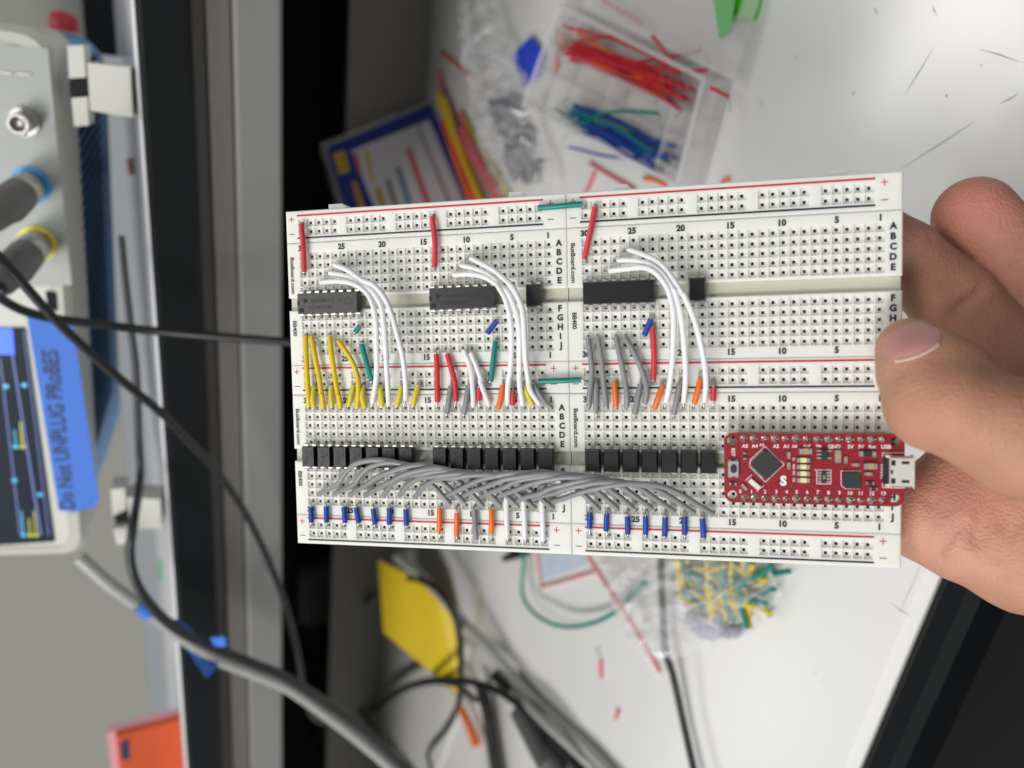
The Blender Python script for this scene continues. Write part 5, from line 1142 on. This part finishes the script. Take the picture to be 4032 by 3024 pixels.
cable('wire_loop', [(-0.3423,0.4222,0.01), (-0.3525,0.4099,0.01), (-0.3771,0.4018,0.012), (-0.3816,0.3862,0.012), (-0.3727,0.3608,0.012), (-0.3591,0.339,0.01), (-0.3392,0.3181,0.008), (-0.3161,0.3008,0.006), (-0.2893,0.2868,0.006), (-0.2767,0.2803,0.006)], .0014, 'teal', 'thin teal wire looping over the bench below the breadboards', 'wire')
t = wthing('black_plug', 'small black plug on the bench just below the breadboards', 'plug', None, (-0.3699,0.4362,0.006))
mb = MB(); mb.tube([(-0.3776,0.4439,0.007), (-0.3649,0.431,0.007), (-0.3511,0.417,0.007)], [.0025, .005], 10, 0, 4); wpart(mb, 'plug_body', [M['black_plastic']], t)
GS = 'loose wire bits on the bench'
M['pinkred'] = mat('faded_red_plastic', (0.66, 0.16, 0.17), 0.4)
def bit(pts, m, r, label, lead=None):
    t = wthing('wire_bit', label, 'wire', GS, pts[0])
    mb = MB(); mb.tube(pts, r, 8, 0, 4); wpart(mb, 'insulation', [M[m]], t)
    if lead:
        mb = MB(); mb.tube(lead, .0004, 6, 0, 4); wpart(mb, 'bare_lead', [M['tin']], t)
bit([(-0.3646,0.309,0.002), (-0.3763,0.3047,0.002)], 'pinkred', .0013, 'short red wire bit lying upright between the cables and the clear bag', [(-0.3646,0.309,0.002), (-0.3601,0.3117,0.003), (-0.3633,0.3171,0.001)])
bit([(-0.3829,0.2817,0.002), (-0.3903,0.2824,0.002)], 'pinkred', .0013, 'tiny red wire bit lowest on the bench')
bit([(-0.0586,0.4157,0.002), (-0.0617,0.3921,0.002), (-0.0648,0.3644,0.002)], 'pinkred', .0012, 'red wire lying slanted above the top edge of the breadboards')
bit([(-0.0633,0.4089,0.002), (-0.0787,0.4158,0.002)], 'pinkred', .0012, 'red wire lying beside the slanted one above the seam')
bit([(-0.057,0.3579,0.002), (-0.0559,0.3477,0.002), (-0.0569,0.3376,0.002)], 'orange', .0013, 'orange wire bit in front of the clear box corner')
bit([(-0.0477,0.2955,0.002), (-0.0459,0.2939,0.002), (-0.045,0.2905,0.002)], 'orange', .0009, 'tiny tan wire bit just above the breadboards, right of the box')
bit([(0.0314,0.4124,0.012), (0.0265,0.394,0.012), (0.023,0.3782,0.012), (0.0201,0.3713,0.012)], 'pinkred', .0011, 'dull red wire on the box lid at the top edge of the picture')

# ------------------------------------------------------------------ clear plastic: box, bags, card
M['clearbox'] = mat('clear_box_plastic', (0.80, 0.79, 0.79), 0.12, clear=0.74)
M['clearbag'] = mat('clear_bag_film', (0.88, 0.88, 0.90), 0.07, clear=0.72, spec=1.0)
M['zip'] = mat('red_zip_line', (0.75, 0.22, 0.22), 0.4, clear=0.25)
bx = [Vector(p) for p in ((0.0271,0.4516,0), (-0.002,0.3053,0), (-0.0519,0.3091,0), (-0.0328,0.4837,0))]
t = wthing('parts_box', 'clear plastic parts box of colored jumper wires above the breadboards', 'box', None, bx[3])
def wall_seg(mb, a, b, z0, z1, th=.0016):
    a, b = Vector(a), Vector(b); d = (b - a); L_ = math.hypot(d.x, d.y); ang = math.atan2(d.y, d.x)
    mb.box(((a.x + b.x) / 2, (a.y + b.y) / 2, (z0 + z1) / 2), (L_, th, z1 - z0), 0, ang, 1, .0004)
mb = MB(); mb.prism([(p.x, p.y) for p in bx], .0006, .002, 0); wpart(mb, 'box_floor', [M['clearbox']], t)
mb = MB()
for i in range(4): wall_seg(mb, bx[i], bx[(i + 1) % 4], .002, .017)
wpart(mb, 'box_wall', [M['clearbox']], t)
M['rim_glint'] = mat('clear_rim_highlight', (0.86, 0.86, 0.87), 0.1, clear=0.6, spec=.8)  # paler, less clear rim paints highlights along the box edges
mb = MB()
for i in range(4): wall_seg(mb, bx[i], bx[(i + 1) % 4], .0171, .0186, .0026)
wpart(mb, 'box_rim', [M['rim_glint']], t)
lerp = lambda a, b, s: a + (b - a) * s
for s_ in (.36, .62):
    mb = MB(); wall_seg(mb, lerp(bx[0], bx[3], s_), lerp(bx[1], bx[2], s_), .002, .015); wpart(mb, 'divider', [M['clearbox']], t)
for s_, a_, b_ in ((.14, 0, 1), (.5, .36, .62), (.86, .36, 1)):
    p0 = lerp(lerp(bx[0], bx[3], a_), lerp(bx[1], bx[2], a_), s_); p1 = lerp(lerp(bx[0], bx[3], b_), lerp(bx[1], bx[2], b_), s_)
    mb = MB(); wall_seg(mb, p0, p1, .002, .015); wpart(mb, 'divider', [M['clearbox']], t)
# the lid hangs open behind: a flat clear sheet towards the top of the picture
lid = [Vector(p) for p in ((0.0663,0.4418,0.008), (0.0445,0.2887,0.008), (-0.0008,0.289,0.014), (0.027,0.4286,0.014))]
mb = MB(); mb.add([tuple(p) for p in lid] + [tuple(p + Vector((0, 0, .0014))) for p in lid], [(3, 2, 1, 0), (4, 5, 6, 7), (0, 1, 5, 4), (1, 2, 6, 5), (2, 3, 7, 6), (3, 0, 4, 7)], 0); wpart(mb, 'open_lid', [M['clearbox']], t)
rng = random.Random(11)
def kit(a, b, n, cols, spread, zt, label, group, rr=.00085):
    a, b = Vector(a), Vector(b); d = (b - a).normalized(); nn = Vector((-d.y, d.x, 0)); L_ = (b - a).length
    for k in range(n):
        c = rng.choice(cols)
        t = wthing('kit_wire', label % c.replace('pale_', '').replace('pinkred', 'faded red'), 'jumper wire', group % c.replace('pale_', '').replace('pinkred', 'faded red'), (0, 0, 0))
        l0, l1 = rng.uniform(0, .16) * L_, L_ * rng.uniform(.82, 1.02)
        o0, o1 = rng.gauss(0, spread), rng.gauss(0, spread); z = zt + rng.uniform(-.003, .004)
        p0 = a + d * l0 + nn * o0; p1 = a + d * l1 + nn * o1; pm = (p0 + p1) / 2 + nn * rng.gauss(0, spread * .5)
        p0.z = p1.z = pm.z = z
        t.location = p0
        mb = MB(); mb.tube([p0, pm, p1], rr, 7, 0, 4); wpart(mb, 'insulation', [M[c]], t)
        for p, s_ in ((p0, -1), (p1, 1)):
            mb = MB(); mb.tube([p, p + d * s_ * .002, p + d * s_ * .003 + nn * rng.uniform(-.006, .006) + Vector((0, 0, .004))], .0003, 5, 0, 2)
            wpart(mb, 'bare_lead', [M['tin']], t)
kit((0.0084,0.4521,0), (-0.0079,0.3192,0), 26, ['red', 'red', 'red', 'red', 'red', 'red', 'red', 'red', 'orange'], .0050, .012, '%s jumper wire in the upper bundle inside the clear box', '%s wires of the upper bundle in the box')
kit((0.0028,0.4353,0), (-0.0122,0.338,0), 5, ['yellow', 'blue', 'orange'], .003, .006, '%s jumper wire low in the upper bundle inside the clear box', '%s wires low in the upper bundle')
kit((-0.0325,0.4336,0), (-0.0436,0.3264,0), 20, ['blue', 'blue', 'blue', 'blue', 'blue', 'blue', 'blue', 'teal'], .0042, .010, '%s jumper wire in the lower bundle inside the clear box', '%s wires of the lower bundle in the box')
bit([(-0.0313,0.4469,0.013), (-0.0358,0.4156,0.014), (-0.0281,0.3934,0.015), (-0.0238,0.3711,0.015), (-0.0211,0.3404,0.014)], 'teal', .0009, 'teal wire bent across the lower bundle in the clear box', [(-0.0211,0.3404,0.014), (-0.0231,0.3365,0.014), (-0.0248,0.3343,0.012)])
bit([(0.0145,0.3528,0.017), (0.0078,0.3407,0.016), (0.002,0.3318,0.015)], 'red', .0009, 'red wire sticking out above the upper bundle in the clear box')
bit([(0.0007,0.3347,0.014), (0.0006,0.3206,0.014), (0.0021,0.3087,0.014)], 'red', .0009, 'red wire crossing the right end of the upper bundle', [(0.0021,0.3087,0.014), (0.0049,0.3078,0.014), (0.0078,0.314,0.012)])
bit([(-0.0054,0.3046,0.013), (-0.008,0.2911,0.013)], 'red', .0009, 'red wire poking out through the corner of the clear box', [(-0.008,0.2911,0.013), (-0.0111,0.2895,0.013), (-0.0143,0.289,0.012)])
for k, (a, b) in enumerate((((0.0158,0.4713,0.006), (-0.011,0.4652,0.006)), ((0.0183,0.4623,0.006), (0.0027,0.4642,0.006)))):
    bit([a, b], 'orange', .0009, 'orange wire standing along the left compartment of the box, %s one' % ['left', 'right'][k])
M['green'] = mat('green_plastic', (0.10, 0.50, 0.03), 0.4)
M['greenclear'] = mat('pale_green_film', (0.22, 0.60, 0.22), 0.3, clear=0.15)
mb = MB(); mb.prism([(p[0], p[1]) for p in ((0.0399,0.3095,0), (0.0398,0.2969,0), (0.0258,0.2979,0), (0.0237,0.3066,0))], .0005, .012, 0); wsolo(mb, 'green_block', [M['green']], 'solid green plastic piece at the top edge right of the box', 'plastic piece')
mb = MB(); mb.prism([(p[0], p[1]) for p in ((0.0356,0.3132,0.016), (0.0376,0.2976,0.016), (0.0202,0.2964,0.016), (0.0156,0.3014,0.016))], .016, .017, 0); wsolo(mb, 'green_tag', [M['greenclear']], 'pale green pointed tag at the top edge over the box lid', 'tag')
M['bluetag'] = mat('blue_film', (0.02, 0.06, 0.62), 0.35)
mb = MB(); mb.prism([(p[0], p[1]) for p in ((-0.0038,0.5341,0), (0.0093,0.5085,0), (-0.0003,0.4877,0), (-0.014,0.4909,0), (-0.0231,0.5109,0))], .004, .005, 0); wsolo(mb, 'blue_tag', [M['bluetag']], 'blue pointed tag lying beside the left end of the clear box', 'tag')

# kit card under its clear lid, in the shade of the shelf
M['cardblue'] = mat('card_blue_print', (0.02, 0.045, 0.30), 0.35)
M['cardwhite'] = mat('card_white_print', (0.74, 0.74, 0.78), 0.4)
M['cardyellow'] = mat('card_yellow_print', (0.75, 0.50, 0.02), 0.4)
M['cardorange'] = mat('card_orange_print', (0.70, 0.32, 0.03), 0.4)
M['cardgray'] = mat('card_grey_print', (0.30, 0.29, 0.28), 0.4)
M['cardslate'] = mat('card_slate_print', (0.20, 0.28, 0.40), 0.4)
KM = Matrix(((0.53312,-0.146886,0.833191,-0.051264),(0.846039,0.092558,-0.525024,0.697992),(-0,0.984813,0.173616,0.001),(0,0,0,1)))
t = bpy.data.objects.new('kit_box', None); COL.objects.link(t); t.matrix_world = KM; t.empty_display_size = .02
tag(t, 'kit box with blue bordered picture card leaning against the gray panel', 'box')
def kpart(name, m, poly, z0, z1, parent=None):
    mb = MB(); mb.prism(poly, z0, z1, 0); o = mb.build(name, [m], None, 1.0); o.parent = parent or t; return o
kc = [(-0.0438,0.1075),(0.0023,-0.0018),(-0.1771,-0.0075),(-0.1998,0.1068)]
kpart('clear_case', M['clearbox'], kc, -.016, -.0016)
card = kpart('picture_card', M['cardblue'], [(-0.0499,0.1032),(-0.0045,0.0005),(-0.1682,-0.0038),(-0.1934,0.1006)], -.0014, -.0006)
def pr(name, m, pts, dz=0.0): kpart(name, m, pts, -.0006, -.0003 + dz, card)
pr('printed_field', M['cardwhite'], [(-0.0565,0.0845),(-0.0252,0.0079),(-0.1442,0.0053),(-0.1743,0.0764)])
for q, m in (([(-0.0596,0.0386),(-0.058,0.0333),(-0.1315,0.0332),(-0.1324,0.0388)], 'pinkred'), ([(-0.0813,0.0528),(-0.0795,0.0476),(-0.1378,0.0488),(-0.1387,0.0542)], 'cardslate'),
             ([(-0.0943,0.0648),(-0.0926,0.0596),(-0.1417,0.0602),(-0.1426,0.065)], 'cardgray'), ([(-0.1024,0.0749),(-0.1014,0.0698),(-0.1429,0.0709),(-0.1438,0.0756)], 'cardorange'),
             ([(-0.0598,0.0831),(-0.0583,0.0794),(-0.0838,0.0815),(-0.0846,0.0846)], 'pinkred'), ([(-0.0565,0.0738),(-0.055,0.07),(-0.0945,0.0725),(-0.0952,0.076)], 'cardyellow'),
             ([(-0.0332,0.0217),(-0.0321,0.0191),(-0.1368,0.0163),(-0.1376,0.0191)], 'cardgray')): pr('printed_bar', M[m], q, .0003)
for q in ([(-0.059,0.0999),(-0.0559,0.0896),(-0.0633,0.0898),(-0.0669,0.1003)], [(-0.0688,0.1002),(-0.0651,0.0898),(-0.0724,0.09),(-0.076,0.1)], [(-0.0778,0.1),(-0.0743,0.09),(-0.0797,0.0903),(-0.0832,0.1002)]): pr('printed_emblem', M['cardyellow'], q, .0003)
pr('printed_emblem', M['cardorange'], [(-0.0937,0.0918),(-0.0925,0.088),(-0.1349,0.0874),(-0.1368,0.0929)], .0003)
kit((-0.0513,0.6481,0.002), (-0.1309,0.5422,0), 9, ['red', 'orange', 'orange', 'red'], .0042, .006, '%s wire of the long heap beside the kit box', '%s wires of the heap beside the kit box', .0030)
kit((-0.0379,0.6602,0), (-0.1261,0.5227,0), 4, ['yellow', 'pale_yellow'], .0018, .012, '%s wire of the long heap beside the kit box', '%s wires of the heap beside the kit box', .0022)
kit((-0.054,0.6198,0), (-0.1191,0.4944,0), 5, ['pinkred', 'pale_yellow'], .006, .006, '%s wire on the right side of the long heap', '%s wires on the right side of the heap', .0028)
bit([(-0.026,0.6749,0.004), (-0.0441,0.6556,0.006), (-0.0653,0.6235,0.01)], 'pinkred', .0022, 'dull red wire end leading into the heap beside the kit box')
bit([(-0.0096,0.6769,0.003), (-0.0172,0.6378,0.003), (-0.0254,0.6015,0.003)], 'orange', .0013, 'orange wire bit in the shade above the heap of wires')

def film(name, c4, nx, ny, amp, z0, label, cat='bag', seed=1, fold=None):
    """thin crumpled film over a quad"""
    r_ = random.Random(seed); ph = [(r_.uniform(20, 90), r_.uniform(20, 90), r_.uniform(0, 6)) for _ in range(7)]
    c = [Vector(p) for p in c4]; mb = MB(); vs = []
    for j in range(ny + 1):
        for i in range(nx + 1):
            s_, q = i / nx, j / ny
            p = lerp(lerp(c[0], c[1], s_), lerp(c[3], c[2], s_), q)
            env = min(1, 6 * s_ * (1 - s_) + .25) * min(1, 6 * q * (1 - q) + .25)
            z = r_.uniform(-.0028, .0028) * min(1, 20 * s_ * (1 - s_), 20 * q * (1 - q)) + z0 + amp * env * (sum(abs(math.sin(a * p.x * 2.2 + b * p.y * 2.2 + f)) for a, b, f in ph) / 7 + 1.3 * math.sin(math.pi * s_) * math.sin(math.pi * q))
            vs.append((p.x + .002 * math.sin(i * 1.7 + j), p.y + .002 * math.sin(j * 1.3 + i * .6), z))
    mb.add(vs, [(j * (nx + 1) + i, j * (nx + 1) + i + 1, (j + 1) * (nx + 1) + i + 1, (j + 1) * (nx + 1) + i) for j in range(ny) for i in range(nx)], 0)
    t = wthing(name, label, cat, 'clear zip bags on the bench', c4[0])
    wpart(mb, 'bag_film', [M['clearbag']], t)
    return t
t1 = film('zip_bag', ((0.0427,0.6327,0), (0.0422,0.5737,0), (-0.0745,0.4354,0), (-0.1086,0.5318,0)), 13, 34, .011, .006, 'clear zip bag of small dark electronic parts, left of the parts box', seed=4)
M['slate'] = mat('slate_parts', (0.02, 0.022, 0.055), 0.3, var=0.3, scale=400)
M['slate2'] = mat('grey_green_parts', (0.30, 0.30, 0.27), 0.25, metal=0.8)
rng2 = random.Random(5)
c0 = [Vector(p) for p in ((-0.0377,0.5558,0.006), (-0.0316,0.5146,0.006), (-0.0775,0.4673,0.006), (-0.0828,0.5048,0.006))]
for k in range(70):
    s_, q = rng2.random(), rng2.random(); p = lerp(lerp(c0[0], c0[1], s_), lerp(c0[3], c0[2], s_), q)
    mb = MB(); mb.box((0, 0, 0), (rng2.uniform(.007, .012), rng2.uniform(.005, .008), .0035), 0, rng2.uniform(0, 3.1), .9, .0008)
    z = .003 + .008 * rng2.random()
    mb.v = [(x + p.x, y + p.y, w_ + z) for x, y, w_ in mb.v]
    wsolo(mb, 'electronic_part', [M['slate'] if rng2.random() < .6 else M['slate2']], 'small dark part in the heap inside the clear zip bag', 'electronic part', 'parts heaped in the left zip bag')
t2 = film('zip_bag', ((-0.2969,0.3439,0), (-0.1976,0.2076,0), (-0.2176,0.1897,0), (-0.3273,0.2541,0)), 26, 22, .010, .006, 'clear zip bag of green and yellow wires below the breadboards', seed=9)
mb = MB(); mb.tube([(-0.2879,0.3246,0.016), (-0.2949,0.2995,0.015), (-0.2991,0.2801,0.014), (-0.3073,0.262,0.012), (-0.3147,0.2473,0.01)], .0016, 6, 0, 5); wpart(mb, 'zip_line', [M['zip']], t2)
c0 = [Vector(p) for p in ((-0.2329,0.2586,0.006), (-0.1927,0.2065,0.006), (-0.2274,0.1994,0.006), (-0.2589,0.2389,0.006))]
for k in range(105):
    s_, q = rng2.random(), rng2.random(); p = lerp(lerp(c0[0], c0[1], s_), lerp(c0[3], c0[2], s_), q)
    a = rng2.choice([.2, .35, 2.1, 2.3, 1.9]) + rng2.gauss(0, .3); d = Vector((math.cos(a), math.sin(a), 0)) * rng2.uniform(.010, .017)
    z = .003 + .011 * rng2.random(); col_ = 'teal' if rng2.random() < .58 else 'yellow'
    p.z = z
    mb = MB(); mb.tube([p - d, p + Vector((-d.y, d.x, 0)) * .12, p + d], .0013, 7, 0, 3)
    wsolo(mb, 'kit_wire', [M[col_]], '%s wire in the heap inside the lower zip bag' % {'teal': 'green', 'yellow': 'yellow'}[col_], 'jumper wire', '%s wires heaped in the lower zip bag' % {'teal': 'green', 'yellow': 'yellow'}[col_], None, tuple(p))
M['lilac'] = mat('lilac_foam', (0.36, 0.36, 0.46), 0.6, var=0.2, scale=300)
mb = MB()
for k in range(14):
    p = lerp(Vector((-0.2728,0.2376,0.005)), Vector((-0.256,0.2144,0.005)), k / 13) + Vector((rng2.gauss(0, .003), rng2.gauss(0, .003), rng2.uniform(0, .003)))
    mb.lathe(p - Vector((0, 0, .003)), (0, 0, 1), [(0, .003), (.003, .0042), (.006, .0025)], 8, 0)
wsolo(mb, 'foam_scrap', [M['lilac']], 'crumpled lilac gray scrap inside the lower zip bag', 'scrap')
M['labelblue'] = mat('pale_blue_label', (0.50, 0.58, 0.68), 0.5, var=0.15, scale=150)
t = wthing('label_pouch', 'small pouch with pale blue label and red border, just under the seam', 'pouch', None, (-0.3497,0.4095,0))
mb = MB(); mb.prism([(p[0], p[1]) for p in ((-0.3404,0.413,0), (-0.2937,0.3481,0), (-0.3111,0.3347,0), (-0.3719,0.3949,0))], .0006, .003, 0); wpart(mb, 'pouch_film', [M['paper']], t)
mb = MB(); mb.prism([(p[0], p[1]) for p in ((-0.334,0.4037,0), (-0.2949,0.3484,0), (-0.307,0.3391,0), (-0.3608,0.3908,0))], .003, .0034, 0); wpart(mb, 'blue_label', [M['labelblue']], t)
mb = MB(); mb.tube([(-0.3344,0.4055,0.004), (-0.3513,0.3966,0.004), (-0.3647,0.3887,0.004)], .0011, 6, 0, 3); mb.tube([(-0.3647,0.3887,0.004), (-0.3363,0.3596,0.004), (-0.3078,0.3309,0.004)], .0011, 6, 0, 3); wpart(mb, 'red_border', [M['zip']], t)
# dark chair below the front edge of the bench
M['chair'] = mat('dark_chair_fabric', (0.004, 0.004, 0.005), 0.95, spec=0.1, var=0.3, scale=90, bump=0.2, bscale=400)
t = wthing('chair', 'dark chair pushed in below the front edge of the bench', 'chair', None, (-.25, -.15, -.72))
mb = MB(); mb.box((-.25, -.12, -.30), (.46, .44, .07), 0, 0, .94, .03); wpart(mb, 'seat', [M['chair']], t)
mb = MB(); mb.lathe((-.25, -.12, -.69), (0, 0, 1), [(0, .03), (.352, .025)], 14, 0); wpart(mb, 'column', [M['black_plastic']], t)
for k in range(5):
    a = 2 * math.pi * k / 5; mb = MB(); mb.tube([(-.25, -.12, -.66), (-.25 + .14 * math.cos(a), -.12 + .14 * math.sin(a), -.68), (-.25 + .27 * math.cos(a), -.12 + .27 * math.sin(a), -.70)], .016, 8, 0, 3); wpart(mb, 'base_leg', [M['black_plastic']], t)
